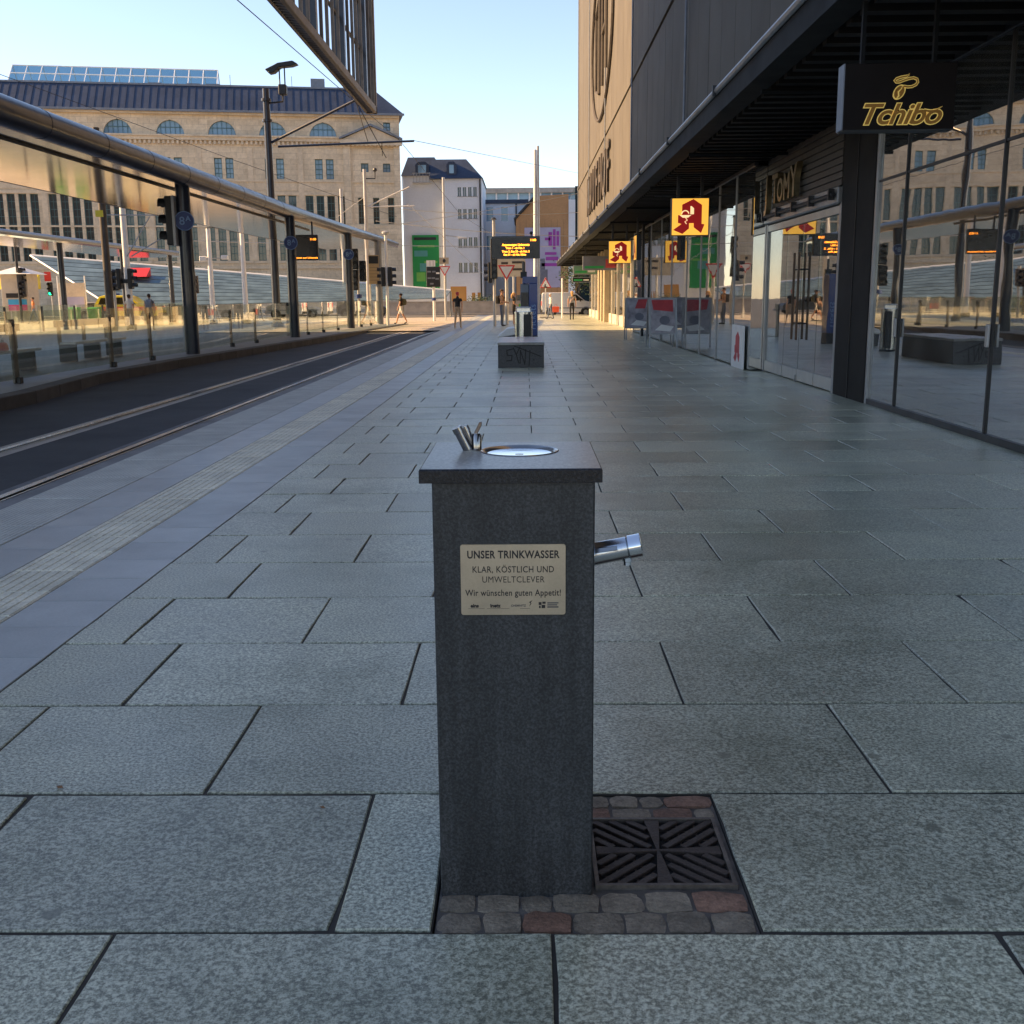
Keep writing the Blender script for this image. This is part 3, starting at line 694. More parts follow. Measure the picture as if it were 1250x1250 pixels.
# entrance with double glass doors, roller shutter box above
mull(16.58, z1=2.95, wd=.10, m='grey_metal'); mull(21.5, z1=2.95, wd=.10, m='grey_metal')
rail(16.63, 21.45, 2.66, 2.78, M('rail_alu', (.50, .49, .45), .4, .3, var=.1), name='head_rail')
sh = MB().box(-.10, .2, 16.53-50, 21.55-50, 2.80, 3.05).build('shutter_box', 'grey_metal', D, bevel=.02)
MB().tube([(-.14, 16.6-50, 2.93), (-.14, 21.5-50, 2.93)], .035, 8).build('shutter_roller', 'dark_metal', sh, smooth=True)
for k in range(5): MB().box(-.19, -.09, 16.7-50+k*1.15, 16.76-50+k*1.15, 2.86, 3.02).build('shutter_bracket', 'dark_metal', sh)
for k in range(9): MB().box(-.05+.003*(k % 2), .05, 16.53-50, 21.55-50, 3.06+k*.105, 3.155+k*.105).build('lamella', M('lamella', (.055, .050, .043), .5, .2, var=.2), D, bevel=.006)
# raised metal letters over the entrance
for gl, yy, sz, tilt in (('J', 21.05, .78, .05), ('T', 20.35, .72, 0), ('O', 19.95, .55, .08), ('M', 19.45, .62, 0), ('Y', 18.95, .74, -.05)):
    me = text_mesh(gl, sz, bold=.012, ext=.05); o = inst(me, 'raised_letter', 'bronze', D, dl(SX-.13, yy, 3.12)); o.rotation_euler = (R_(90), tilt, R_(-90))
door_x = 17.0
for a, b in ((16.64, 17.75), (17.75, 18.85), (18.85, 19.95), (19.95, 21.44)):
    p = pane(a, b, .22, 2.65, name='door_leaf')
    MB().box(-.018, .03, a-50+.02, b-50-.02, .02, .215).build('bottom_rail', 'rail_alu' if False else MT['rail_alu'], p, bevel=.004)
    if a in (17.75, 18.85):
        hy = (b-.16) if a == 17.75 else (a+.16)
        MB().tube([(-.09, hy-50, .72), (-.09, hy-50, 2.18)], .021, 10).build('pull_handle', 'wood', p, smooth=True)
        MB().tube([(.10, hy-50+.03, .72), (.10, hy-50+.03, 2.18)], .021, 10).build('pull_handle', 'wood', p, smooth=True)
        for z in (1.0, 1.9): MB().tube([(-.09, hy-50, z), (.10, hy-50+.03, z)], .012, 8).build('handle_fixing', 'dark_metal', p, smooth=True)
MB().box(-.05, .02, 18.83-50, 18.87-50, .0, .12).build('door_lock', 'grey_metal', D, bevel=.006)
# pharmacy front
for a, b in ((21.56, 23.4), (23.4, 25.4), (25.4, 27.9), (27.9, 30.3), (30.3, 33.4), (33.4, 36), (36, 39), (39, 42), (42, 45)): pane(a, b, .03, 3.9, dx=-.28)
for yy in (23.4, 25.4, 27.9, 30.3, 33.4, 36, 39, 42, 45): mull(yy, wd=.04, m='grey_metal', dx=-.30, dp=.06)
rail(21.56, 45, 3.9, 3.97, dx=-.31)
for yy in (21.58, 45.02): MB().box(-.27, -.01, yy-50-.006, yy-50+.006, .03, 3.9).build('return_pane', 'shop_glass', D)
MB().box(-.26, -.25, 23.5-50, 25.3-50, .04, 3.2).build('window_panel', M('reflection_navy', (.05, .075, .11), .6, var=.4, vs=.8), D)  # dark blue reflection in the pane, laid in as colour
MB().box(-.26, -.25, 25.5-50, 26.7-50, .04, 2.9).build('window_panel', M('reflection_pale', (.40, .44, .46), .6, var=.25, vs=.8), D)  # pale part of the banner reflection, laid in as colour
MB().box(-.26, -.25, 26.75-50, 27.8-50, .04, 1.3).build('window_panel', M('panel_green', (.16, .33, .20), .6, var=.25, vs=.8), D)  # green part of the banner reflection, laid in as colour
MB().box(-.26, -.25, 21.7-50, 22.4-50, .9, 3.0).build('window_panel', M('print_olive', (.30, .33, .16), .6, var=.3, vs=.8), D)
# far, sunlit bays beyond the shade line
for k in range(10):
    a = 45+k*3.6; pane(a, a+3.6, .5, 3.2); mull(a, wd=.14, m=M('bay_frame', (.52, .48, .40), .6, var=.1), dx=-.08, dp=.2)
    MB().box(-.03, .08, a-50+.07, a-50+3.53, -.02, .5).build('stall_riser', MT['bay_frame'], D)
    MB().box(-.03, .08, a-50+.07, a-50+3.53, 3.2, 3.95).build('fascia_board', MT['bay_frame'], D)
    MB().box(.03, .04, a-50+.3, a-50+3.2, 2.3, 2.46).build('window_band', 'red_print', D)
for yy in (62.2, 64.6, 67.0): MB().box(-.30, .06, yy-50-.45, yy-50+.45, -.03, 4.0).build('stone_pier', M('pier_stone', (.36, .29, .19), .8, var=.15, vs=2, fine=.15, fs=20), D, bevel=.02)

# ---- projecting shop signs hanging from the canopy
A_PTS = [(.58, .97), (.82, .81), (.82, .30), (.90, .285), (.81, .05), (.60, .21), (.60, .32), (.47, .32), (.47, .175), (.29, .03), (.03, .14), (.26, .30), (.16, .33), (.16, .54), (.27, .54), (.27, .82)]
def a_print(par, x0, z0, s, y, pre=''):
    MB().prism([(x0+p[0]*s, z0+p[1]*s) for p in A_PTS], 'y', y-.006, y).build('letter_a', 'sign_red_lit' if not pre else 'red_print', par)
    c = 'cream_lit' if not pre else 'white_paint'
    MB().prism([(x0+p[0]*s, z0+p[1]*s) for p in ((.50, .56), (.60, .56), (.60, .72), (.53, .78), (.50, .78))], 'y', y-.009, y-.0065).build('counter', c, par)
    pts = [(x0+(.36+.10*math.cos(R_(a)))*s, z0+(.56+.10*math.sin(R_(a)))*s) for a in range(10, 190, 20)]
    MB().tube([(p[0], y-.010, p[1]) for p in pts], .016*s, 6).build('snake', c, par)
    MB().prism([(x0+p[0]*s, z0+p[1]*s) for p in ((.20, .54), (.53, .54), (.44, .47), (.29, .47))], 'y', y-.0095, y-.0065).build('goblet', c, par)
    MB().tube([(x0+.37*s, y-.010, z0+.47*s), (x0+.42*s, y-.010, z0+.40*s), (x0+.35*s, y-.010, z0+.36*s), (x0+.40*s, y-.010, z0+.30*s)], .013*s, 6).build('goblet_stem', c, par)
for nm, x, yy, z, lab in (('a', 3.14, 24, 2.74, 'lit yellow pharmacy sign box with red letter A, the larger one nearer the entrance'), ('b', 3.0, 40, 2.62, 'lit yellow pharmacy sign box with red letter A, the smaller one farther along')):
    t = thing('pharmacy_sign', lab, 'sign', (x, yy, z), group='hanging pharmacy signs')
    MB().box(0, .81, 0, .16, 0, .79).build('case', 'dark_metal', t, bevel=.01)
    MB().box(.015, .795, -.008, .0, .015, .775).build('light_panel', 'yellow_lit', t)
    MB().box(.015, .795, .16, .168, .015, .775).build('light_panel', 'yellow_lit', t)
    a_print(t, .02, .015, .77, -.0085)
    for xx in (.15, .66): MB().box(xx-.03, xx+.03, .05, .11, .79, 3.98-z).build('hanger', 'black_metal', t)
    MB().tube([(-.35, .08, .84), (1.5, .08, .84)], .015, 8).build('stay_rod', 'black_metal', t)
t = thing('pharmacy_sign', 'narrow lit pharmacy sign seen edge-on beside the farther yellow sign', 'sign', (3.62, 36.2, 2.62))
MB().box(0, .16, 0, .8, 0, .8).build('case', 'dark_metal', t, bevel=.01); MB().box(-.008, 0, .02, .78, .02, .78).build('light_panel', 'yellow_lit', t)
me = text_mesh('A', .9, bold=.03, ext=.003); o = inst(me, 'letter_a', 'sign_red_lit', t, (-.012, .4, .09)); o.rotation_euler = (R_(90), 0, R_(-90))
MB().box(.05, .11, .37, .43, .8, 1.36).build('hanger', 'black_metal', t)
# low board with red A at the foot of the pharmacy window
t = thing('window_board', 'white board with red letter A at the foot of the glass beside the doors', 'sign', (4.36, 22.55, 0))
MB().box(0, .03, -.62, .62, .0, .87).build('board', 'white_paint', t, bevel=.004)
MB().prism([(.55*(.5-p[0])*1.3, .1+p[1]*.66) for p in A_PTS], 'x', -.006, 0).build('letter_a', 'red_print', t)
# coffee shop sign
t = thing('coffee_sign', 'dark brown box sign with golden Tchibo lettering and coffee bean', 'sign', (2.797, 10.0, 2.908), rz=R_(-1)); t.scale = (.8333,)*3
MB().box(0, 1.16, 0, .22, 0, .66).build('case', 'sign_brown', t, bevel=.006)
MB().box(-.012, 0, .0, .22, 0, .66).build('side_panel', 'lead_grey', t)
MB().box(0, 1.16, -.004, .22, -.010, 0).build('bottom_trim', 'dark_metal', t)
for xx in (.2, .95): MB().box(xx-.02, xx+.02, .08, .14, .66, 1.29).build('hanger', 'canopy_dark', t)
def letters(s, size, x, z, off, m, y, ext):
    me = text_mesh(s, size, bold=off, shear=.35, ext=ext, align='LEFT', spacing=.93, res=5); o = inst(me, 'lettering', m, t, (x, y, z)); o.rotation_euler = (R_(90), 0, 0); o.scale = (1.12, 1, 1); return o
letters('Tchibo', .29, .15, .055, .014, 'gold', -.003, .002); letters('Tchibo', .29, .15, .055, .0045, 'brown_letter', -.007, .002)
def stroke(pts, w0, m, y, name):
    mb = MB(); P = [Vector(p) for p in pts]; L = []; R2 = []
    for i, p in enumerate(P):
        d = (P[min(i+1, len(P)-1)]-P[max(i-1, 0)]).normalized(); nn = Vector((-d.y, d.x)); ww = w0*(1 if i < len(P)-2 else .5 if i == len(P)-2 else .12)
        L.append(p+nn*ww); R2.append(p-nn*ww)
    mb.prism([tuple(q) for q in L]+[tuple(q) for q in reversed(R2)], 'y', y-.002, y)
    return mb.build(name, m, t)
tail = [(.84, .185), (.90, .175), (.96, .185), (1.03, .225)]
stroke(tail, .020, 'gold', -.003, 'swash'); stroke(tail, .010, 'brown_letter', -.0065, 'swash')
sw = [(.612, .428), (.655, .420), (.700, .424), (.740, .442), (.757, .468), (.748, .496), (.712, .510), (.670, .505), (.620, .490), (.566, .470), (.532, .470), (.518, .484), (.535, .503), (.585, .519), (.635, .526), (.660, .538), (.667, .556)]
bean = [(.570+.062*math.cos(a*math.pi/14)+.022*math.sin(a*math.pi/14), .370+.076*math.sin(a*math.pi/14)) for a in range(28)]
MB().prism(bean, 'y', -.005, -.003).build('bean', 'gold', t)
MB().prism([(.570+(p[0]-.570)*.80, .370+(p[1]-.370)*.83) for p in bean], 'y', -.0085, -.0065).build('bean', 'brown_letter', t)
stroke([(.545, .300), (.566, .335), (.560, .372), (.592, .405), (.600, .440)], .008, 'gold', -.0095, 'bean_crease')
stroke(sw, .015, 'gold', -.003, 'steam'); stroke(sw, .007, 'brown_letter', -.0065, 'steam')
# long green hanging boards far along the arcade
for x0, x1, z0, z1, yy, mm, lab in ((3.0, 5.0, 2.78, 3.5, 58, 'grey_print', 'long dark green hanging shop board behind the farther pharmacy sign'), (2.85, 4.3, 2.72, 3.25, 66, 'panel_green', 'green hanging shop board below the canopy beyond the dark one'), (3.3, 4.6, 2.4, 2.75, 78, 'canopy_dark', 'plain black hanging board at the far end of the arcade')):
    t = thing('shop_board', lab, 'sign', (x0, yy, z0))
    MB().box(0, x1-x0, 0, .14, 0, z1-z0).build('case', 'lead_grey', t, bevel=.01)
    MB().box(.04, x1-x0-.04, -.006, 0, .04, z1-z0-.04).build('face', mm, t)
    MB().box(.1, (x1-x0)*.55, -.012, -.0065, .1, .22).build('print_band', 'green_print', t)
    MB().box((x1-x0)*.6, (x1-x0)*.9, -.012, -.0065, .12, z1-z0-.15).build('print_band', 'red_print' if yy == 58 else 'cream_lit' if False else 'white_paint', t)
    for xx in (.15, x1-x0-.15): MB().box(xx-.02, xx+.02, .05, .09, z1-z0, 3.98-z0).build('hanger', 'black_metal', t)
# pavement A-boards
def aboard(x, y, rz, lab, red_left):
    t = thing('pavement_sign', lab, 'sign board', (x, y, 0), rz, 'pavement sign boards at the pharmacy')
    for s in (-1, 1):
        m = Matrix.Translation((0, s*.22, .0)) @ Matrix.Rotation(s*.13, 4, 'X')
        for xx in (-.40, .40): MB().box(xx-.018, xx+.018, -.012, .012, 0, 1.42).xf(m).build('leg', 'grey_metal', t)
        f_ = MB().box(-.38, .38, -.01, .01, .38, 1.42).xf(m).build('frame', 'grey_metal', t)
        p_ = MB().box(-.35, .35, -.014*s*1-.012*(s > 0)*0, -.0105*s, .42, 1.38)
        p_ = MB().box(-.35, .35, *(sorted((s*.0105, s*.015))), .42, 1.38).xf(m).build('poster', 'poster_grey', t)
        MB().prism([(-.10, 1.05), (.25, 1.05), (.33, 1.36), (.02, 1.36)] if red_left else [(-.28, 1.08), (.30, 1.02), (.30, 1.36), (-.33, 1.36)], 'y', *(sorted((s*.0155, s*.018)))).xf(m).build('red_field', 'red_print', p_)
        MB().prism([(.05+.16*math.cos(a*.7), .78+.13*math.sin(a*.7)) for a in range(9)], 'y', *(sorted((s*.0155, s*.0175)))).xf(m).build('picture', 'grey_print', p_)
        MB().prism([(-.25, .5), (.2, .46), (.32, .6), (-.05, .66)], 'y', *(sorted((s*.0155, s*.0170)))).xf(m).build('picture', 'white_paint', p_)
aboard(3.80, 37.4, R_(4), 'grey framed pavement sign with slanted red field, farther of the two', True)
aboard(3.92, 31.6, R_(8), 'grey framed pavement sign with red top, nearer of the two', False)

# ================================================================== TRAM SHELTER on the left
T = thing('tram_shelter', 'long flat tram shelter roof on dark navy columns beside the near track', 'shelter', (-9.2, 30, 0))
def tl(p): return (p[0]+9.2, p[1]-30, p[2])
cl = [(-9.05, 6), (-9.05, 30), (-9.05, 42), (-8.75, 54), (-8.25, 64), (-8.0, 69)]       # line of the front edge
front = [(x, y, 4.72) for x, y in cl]
MB().tube([tl(p) for p in front], [.27, .27, .27, .25, .20, .12], 20).build('edge_tube', 'navy_metal', T, smooth=True)
rf = MB(); Lx = [tl((x+.05, y, 0)) for x, y in cl]; Bx = [tl((-13.2+(.0 if y < 50 else (y-50)*.04), y, 0)) for x, y in cl]
n = len(cl)
bot = [(p[0], p[1], 4.50) for p in Lx]+[(p[0], p[1], 4.44) for p in Bx]; top = [(p[0], p[1], 4.74) for p in Lx]+[(p[0], p[1], 4.62) for p in Bx]
rf.add(bot+top, [(i, i+1, n+i+1, n+i) for i in range(n-1)]+[(2*n+i, 3*n+i, 3*n+i+1, 2*n+i+1) for i in range(n-1)]+[(n+i, n+i+1, 3*n+i+1, 3*n+i) for i in range(n-1)]+[(0, n, 3*n, 2*n), (n-1, 3*n-1, 4*n-1, 2*n-1), *[(i, 2*n+i, 2*n+i+1, i+1) for i in range(n-1)]])
rf.build('roof', 'soffit', T)
MB().tube([(p[0], p[1], 4.53) for p in Bx], .10, 12).build('rear_tube', 'dark_metal', T, smooth=True)
for k in range(13):
    y = 7+k*2.8; x = -9.05
    MB().tube([tl((x, y-.03, 4.72)), tl((x, y+.03, 4.72))], .276 if y < 50 else .25, 20).build('tube_joint', 'navy_metal', T, smooth=True)
MB().tube([tl((-9.75, 6, 4.47)), tl((-9.75, 50, 4.47))], .035, 8).build('soffit_rail', 'black_metal', T)
cols = [(-9.22, 17.5), (-9.22, 30), (-8.95, 42.2), (-8.65, 54), (-8.2, 61.5)]
for i, (x, y) in enumerate(cols):
    c = MB().tube([tl((x, y, -.02)), tl((x, y, 4.55))], .19, 20).build('column', 'navy_metal' if i < 4 else 'lead_grey', T, smooth=True)
    if i:
        b = Vector((x*-1, -y, 0)).normalized(); m = Matrix.Translation(tl((x, y, 3.55))) @ Matrix.Rotation(math.atan2(b.y, b.x), 4, 'Z')
        if i < 4:
            MB().disc((0, 0), .26, 'x', (.188, .200), 24).xf(m).build('stop_badge', 'sign_blue', c)
            rg = MB().tube([(.202, .245*math.cos(a*.2618), .245*math.sin(a*.2618)) for a in range(25)], .010, 6).xf(m).build('badge_rim', 'pale_blue', c)
            for g_, sz, dy, dz in (('8', .30, -.06, -.10), ('A', .19, .10, .0)):
                me = text_mesh(g_, sz, bold=.004, ext=.002); o = inst(me, 'badge_lettering', 'pale_blue', c)
                o.matrix_local = m @ Matrix.Translation((.203, dy, dz)) @ Matrix.Rotation(R_(90), 4, 'Z') @ Matrix.Rotation(R_(90), 4, 'X')
# shelter departure display
t = thing('departure_display', 'black departure display with orange line hanging under the tram shelter roof', 'display', (-9.05, 45, 3.0))
MB().box(-.62, .62, -.09, .09, 0, 1.0).build('case', 'black_metal', t, bevel=.015)
MB().box(-.58, .58, -.096, -.091, .04, .96).build('screen', 'screen_black', t)
text('Informationen zum Liniennetz', .10, 'led', t, (0, -.099, .06), ext=.001)
text('11:03', .12, 'led', t, (.44, -.099, .78), ext=.001)
for x in (-.4, .4): MB().box(x-.03, x+.03, -.03, .03, 1.0, 1.52).build('hanger', 'black_metal', t)
# glass screen along the platform edge
gs = thing('glass_screen', 'waist high clear glass screen on dark posts along the tram platform', 'glass barrier', (-9.35, 20, 0))
gl = [(-9.35, 10.2), (-9.35, 15.0), (-9.35, 19.75), (-9.35, 24.4), (-9.35, 27.0), (-9.28, 29.6), (-9.3, 34.3), (-9.2, 37), (-9.05, 41.9), (-9.0, 44.9), (-8.9, 47.8), (-8.78, 50.8), (-8.68, 53.7), (-8.5, 56.2), (-8.35, 58.6), (-8.22, 61.3)]
for i, (x, y) in enumerate(gl):
    if i not in (5, 8, 12, 15):
        wd = .10
        MB().box(x+9.35-.02, x+9.35+.02, y-20-wd, y-20+wd, 0, 1.16).build('post', M('post_steel', (.14, .13, .11), .5, .5, var=.3, vs=5), gs, bevel=.006)
        MB().box(x+9.35+.02, x+9.35+.10, y-20-.06, y-20+.06, 0.0, .12).build('shoe', 'dark_metal', gs, bevel=.01)
        MB().box(x+9.35-.035, x+9.35+.04, y-20-.05, y-20+.05, 1.02, 1.12).build('clamp', 'dark_metal', gs, bevel=.01)
    if i < len(gl)-1:
        xb, yb = gl[i+1]
        a = Vector((x+9.35+.03, y-20+.03, 0)); b = Vector((xb+9.35+.03, yb-20-.03, 0))
        MB().add([(a.x, a.y, .08), (b.x, b.y, .08), (b.x, b.y, 1.30), (a.x, a.y, 1.30), (a.x-.012, a.y, .08), (b.x-.012, b.y, .08), (b.x-.012, b.y, 1.30), (a.x-.012, a.y, 1.30)], [(0,1,2,3),(7,6,5,4),(3,2,6,7),(0,4,5,1),(1,5,6,2),(0,3,7,4)]).build('glass_pane', 'screen_glass', gs)
# platform benches
def pbench(x, y, ln, lab):
    t = thing('platform_bench', lab, 'bench', (x, y, 0))
    MB().box(-.20, .20, 0, ln, .42, .48).build('seat', 'grey_metal', t, bevel=.01)
    MB().box(-.32, -.24, 0, ln, .84, 1.0).build('back_rail', 'dark_metal', t, bevel=.01)
    for k in range(3):
        yy = .15+k*(ln-.4)/2
        MB().box(-.3, .12, yy, yy+.10, 0, .42).build('leg', 'dark_metal', t, bevel=.008); MB().box(-.31, -.25, yy, yy+.10, .42, .86).build('back_post', 'dark_metal', t)
pbench(-10.8, 19.5, 4.2, 'long metal platform bench behind the glass screen at the left edge')
pbench(-11.2, 26.5, 3.4, 'metal platform bench just left of the nearest navy column')
t = thing('red_bag', 'small dark red bag left on the platform bench', 'bag', (-10.78, 22.3, .48))
MB().prism([(-.1, 0), (.1, 0), (.08, .13), (.03, .17), (-.05, .16), (-.09, .1)], 'y', -.08, .08).build('body', 'red_print', t, bevel=.02)
MB().tube([(0, -.04, .15), (0, -.03, .22), (0, .03, .22), (0, .04, .15)], .008, 6).build('handle', 'rubber', t)
for x, y in ((-8.95, 20.9), (-9.0, 20.3)):
    pass
# second shelter farther left
T2 = thing('tram_shelter', 'second tram shelter with pale roof edge far behind the first one', 'shelter', (-23.3, 60, 0))
MB().tube([(0, -16, 4.5), (0, 16, 4.5)], .13, 12).build('edge_tube', 'grey_metal', T2, smooth=True)
MB().box(-4, .05, -16, 16, 4.30, 4.44).build('roof', 'soffit', T2)
for k in range(4): MB().tube([(-.2, -13+k*8.6, -.02), (-.2, -13+k*8.6, 4.3)], .15, 12).build('column', 'navy_metal', T2, smooth=True)
for k in range(8): MB().box(-.03, -.015, -15+k*3.8, -11.3+k*3.8, .1, 1.25).build('glass_pane', 'screen_glass', T2); MB().box(-.06, .0, -15.1+k*3.8, -14.98+k*3.8, 0, 1.2).build('post', 'dark_metal', T2)

# ================================================================== slatted screen hanging overhead
S2 = thing('facade_screen', 'tall slatted metal screen hanging overhead above the tram track', 'screen', (-6.4, 11, 0))
def sl_(x, y, z): return (x+6.4, y-11, z)
yA, yB, z0, z1 = 4, 47.4, 9.0, 19
MB().box(.10, .24, yA-11, yB-11, z0, z0+.28).build('bottom_beam', M('screen_metal', (.16, .13, .105), .45, .5, var=.2), S2, bevel=.02)
MB().box(-.24, -.14, yA-11, yB-11, z0+.02, z0+.2).build('bottom_beam', MT['screen_metal'], S2, bevel=.02)
MB().box(-.2, .2, yA-11, yB-11, z1-.3, z1).build('top_beam', MT['screen_metal'], S2)
rm = MB().prism([(-.14, z0+.05), (.10, z0+.02), (.10, z0+.06), (-.14, z0+.20)], 'y', 0, .06).mesh('grille_rib')
k = 0; y = 14.
while y < yB-.1: inst(rm, 'grille_rib', MT['screen_metal'], S2, (0, y-11, 0)); y += .30
k = 0; y = 9.
sm = MB().box(.12, .22, 0, .10, z0+.28, z1-.3).mesh('slat'); sm2 = MB().box(-.22, .22, 0, .26, z0+.28, z1-.3).mesh('post')
while y < yB-.3:
    k += 1
    if k % 5 == 0: inst(sm2, 'post', 'navy_metal', S2, (0, y-11, 0))
    else: inst(sm, 'slat', MT['screen_metal'], S2, (0, y-11, 0))
    y += 1.05
MB().box(-.22, .24, yB-.3-11, yB-11, z0, z1).build('end_post', MT['screen_metal'], S2, bevel=.02)
for z in (10.9, 12.6, 14.4, 16.3): MB().box(-.03, .05, yA-11, yB-.3-11, z, z+.09).build('cross_rail', 'dark_metal', S2)
for y in (5, 10.5): MB().tube([sl_(-6.4, y, -.2), sl_(-6.4, y, 18)], .22, 14).build('pylon', 'navy_metal', S2, smooth=True)

# ================================================================== catenary masts and wires
def mast(x, y, h, lab, m, r=.11):
    t = thing('catenary_mast', lab, 'mast', (x, y, -.02))
    MB().tube([(0, 0, 0), (0, 0, h)], [r*1.15, r*.9], 14).build('mast', m, t, smooth=True)
    MB().tube([(0, 0, 0), (0, 0, .25)], r*1.7, 14).build('base', 'dark_metal', t, smooth=True)
    return t
m1 = mast(-13.1, 57.5, 11.9, 'dark blue catenary mast with camera head rising behind the shelter roof', 'navy_metal', .19)
MB().tube([(.15, 0, 9.3), (4.75, -1.5, 11.05)], .07, 8).build('bracket_arm', 'navy_metal', m1, smooth=True)
MB().tube([(.5, 0, 9.1), (7.6, -1.5, 9.1)], .055, 8).build('cross_tube', 'navy_metal', m1, smooth=True)
for dz in (10.3, 11.3): MB().tube([(0, 0, dz), (0, 0, dz+.12)], .26, 12).build('collar', 'navy_metal', m1, smooth=True)
hd = MB().tube([(0, 0, 11.2), (.9, -.2, 11.25), (.9, -.2, 11.6)], .05, 8).build('lamp_bracket', 'black_metal', m1)
MB().box(.72, 1.12, -.4, .0, 11.55, 12.05).build('camera_box', 'black_metal', m1, bevel=.04)
for dx in (.78, 1.04): MB().tube([(dx, -.2, 12.05), (dx, -.2, 12.85)], .035, 6).build('rod', 'black_metal', m1)
MB().prism([(.1, 12.75), (.55, 12.95), (.75, 13.05), (1.5, 13.15), (1.75, 13.0), (1.45, 12.9), (.85, 12.85), (.55, 12.6), (.3, 12.55)], 'y', -.45, .05).build('floodlight', 'black_metal', m1, bevel=.03)
for a, b in (((4.75, -1.5, 11.05), (5.3, -1.5, 9.1)), ((4.75, -1.5, 11.05), (6.2, -1.5, 8.3)), ((6.0, -1.5, 9.1), (6.0, -1.5, 8.4))): MB().tube([a, b], .02, 5).build('dropper', 'black_metal', m1)
m2 = mast(-10.6, 74, 9.8, 'pale grey catenary mast rising at the far end of the shelter', 'pole_grey', .12)
MB().tube([(.1, 0, 7.4), (3.0, -.5, 8.6)], .045, 8).build('bracket_arm', 'pole_grey', m2); MB().tube([(.1, 0, 7.4), (3.3, -.5, 7.4)], .04, 8).build('cross_tube', 'pole_grey', m2)
MB().tube([(0, 0, 9.2), (.7, 0, 9.2), (.7, 0, 9.7)], .04, 8).build('lamp_bracket', 'dark_metal', m2); MB().ball((.7, 0, 9.75), .14).build('lamp', 'dark_metal', m2)
MB().tube([(-.1, 0, 8.0), (-2.0, 0, 6.7)], .02, 6).build('cable', 'pole_grey', m2)
m3 = mast(-14.5, 88, 9.9, 'short pale mast peeking over the shelter roof', 'pole_grey', .14)
m4 = mast(-19.8, 52, 9.3, 'dark brown mast with yellow tag behind the glass screen', M('mast_brown', (.075, .06, .048), .5, .2, var=.3, vs=2), .17)
MB().box(-.26, .1, -.22, -.19, 5.3, 5.6).build('tag', 'safety_yellow', m4)
MB().tube([(.2, 0, 5.4), (6.5, 0, 5.3)], .03, 6).build('cross_tube', 'pole_grey', m4); MB().tube([(1.0, 0, 3.5), (2.2, 0, 5.3)], .03, 6).build('brace', 'pole_grey', m4); MB().tube([(1.2, 0, 3.5), (4.5, 0, 5.3)], .03, 6).build('brace', 'pole_grey', m4)
m5 = mast(-20.3, 56, 7.4, 'pale round mast carrying two back to back signals', 'white_paint', .16)
m6 = mast(-18.9, 66, 5.6, 'pale mast with small camera right of the nearest navy column', 'white_paint', .14)
MB().box(-.6, -.2, -.15, .15, 3.7, 4.0).build('camera', 'white_paint', m6, bevel=.03); MB().tube([(-.3, 0, 3.85), (.9, 0, 3.9)], .03, 6).build('arm', 'pole_grey', m6); MB().box(.7, 1.1, -.12, .12, 3.8, 4.05).build('camera', 'white_paint', m6, bevel=.03)
m7 = mast(-16.9, 66, 5.5, 'pale mast standing midway between the two navy columns', 'white_paint', .14)
def wire(pts, lab, r=.016, sag=.0, m='black_metal'):
    P = []
    for a, b in zip(pts, pts[1:]):
        for k in range(10):
            t = k/10; P.append((a[0]+(b[0]-a[0])*t, a[1]+(b[1]-a[1])*t, a[2]+(b[2]-a[2])*t-sag*4*t*(1-t)))
    P.append(pts[-1])
    tag(MB().tube(P, r, 5).build('overhead_wire', 'black_metal' if r < .015 else 'pole_grey', fix=False), lab, 'wire', 'overhead tram wires')
wire([(-6.8, 24, 8.3), (-7.2, 40, 9.3), (-6.2, 56, 9.1), (-4.6, 80, 7.2), (-2, 118, 7)], 'contact wire running from the top edge past the screen corner', .014)
wire([(-22, 40, 10.6), (-16, 60, 8.9), (-9, 78, 7.0)], 'thin wire slanting down across the left half of the sandstone facade', .014)
wire([(-8.2, 74, 7.2), (4.4, 92, 8.2)], 'span wire crossing in front of the white building', .02, .25)
wire([(-10.2, 76, 6.6), (4.4, 94, 6.4)], 'span wire just above the green banner', .025, .2)
wire([(-10.2, 76, 6.2), (4.4, 93, 9.8)], 'rising span wire ending at the store corner', .02, .15)
wire([(-24, 80, 5.6), (5, 90, 5.4)], 'lowest span wire behind the masts', .025, .15)
wire([(-7.6, 72, 7.4), (-3.5, 96, 3.2), (-1.5, 112, 5.6)], 'drooping feeder wire in front of the white wall', .02)
wire([(-5.5, 56, 9.1), (6, 118, 14)], 'stay wire from the cross tube to the right', .014)

# ================================================================== SANDSTONE BUILDING across the square
ANG = math.atan2(6, 31.84)
SB = thing('sandstone_building', 'long sandstone building with arched windows, small pediment and dark blue roof', 'building', (-12.66, 114, 0), ANG)
U0 = -62.0
bays = [-7.6-4.9*i for i in range(12)]
holes = []
for b in bays:
    if b-2 < U0: continue
    holes.append((b-1.35, b+1.35, 17.25, 18.62))
    for o in (-.92, .17): holes.append((b+o, b+o+.75, 13.15, 15.1))
    for k in range(4): holes.append((b-1.98+k*1.07, b-1.98+k*1.07+.75, 5.2, 11.55))
for o in (-3.95, -1.75): holes.append((o, o+.75, 13.9, 14.75))
for o in (-4.35, -2.85, -1.35): holes.append((o, o+.62, 8.8, 11.4))
holes.append((-1.6, -.9, 17.9, 18.7))
wall_holes(MB(), U0, 0, 0, 19.4, holes, 0, .38).build('wall', 'sandstone', SB, fix=False)
MB().box(U0, -.02, .39, 5, 0, 19.3).build('rear_mass', 'interior_dark', SB)
sp_m = MB()
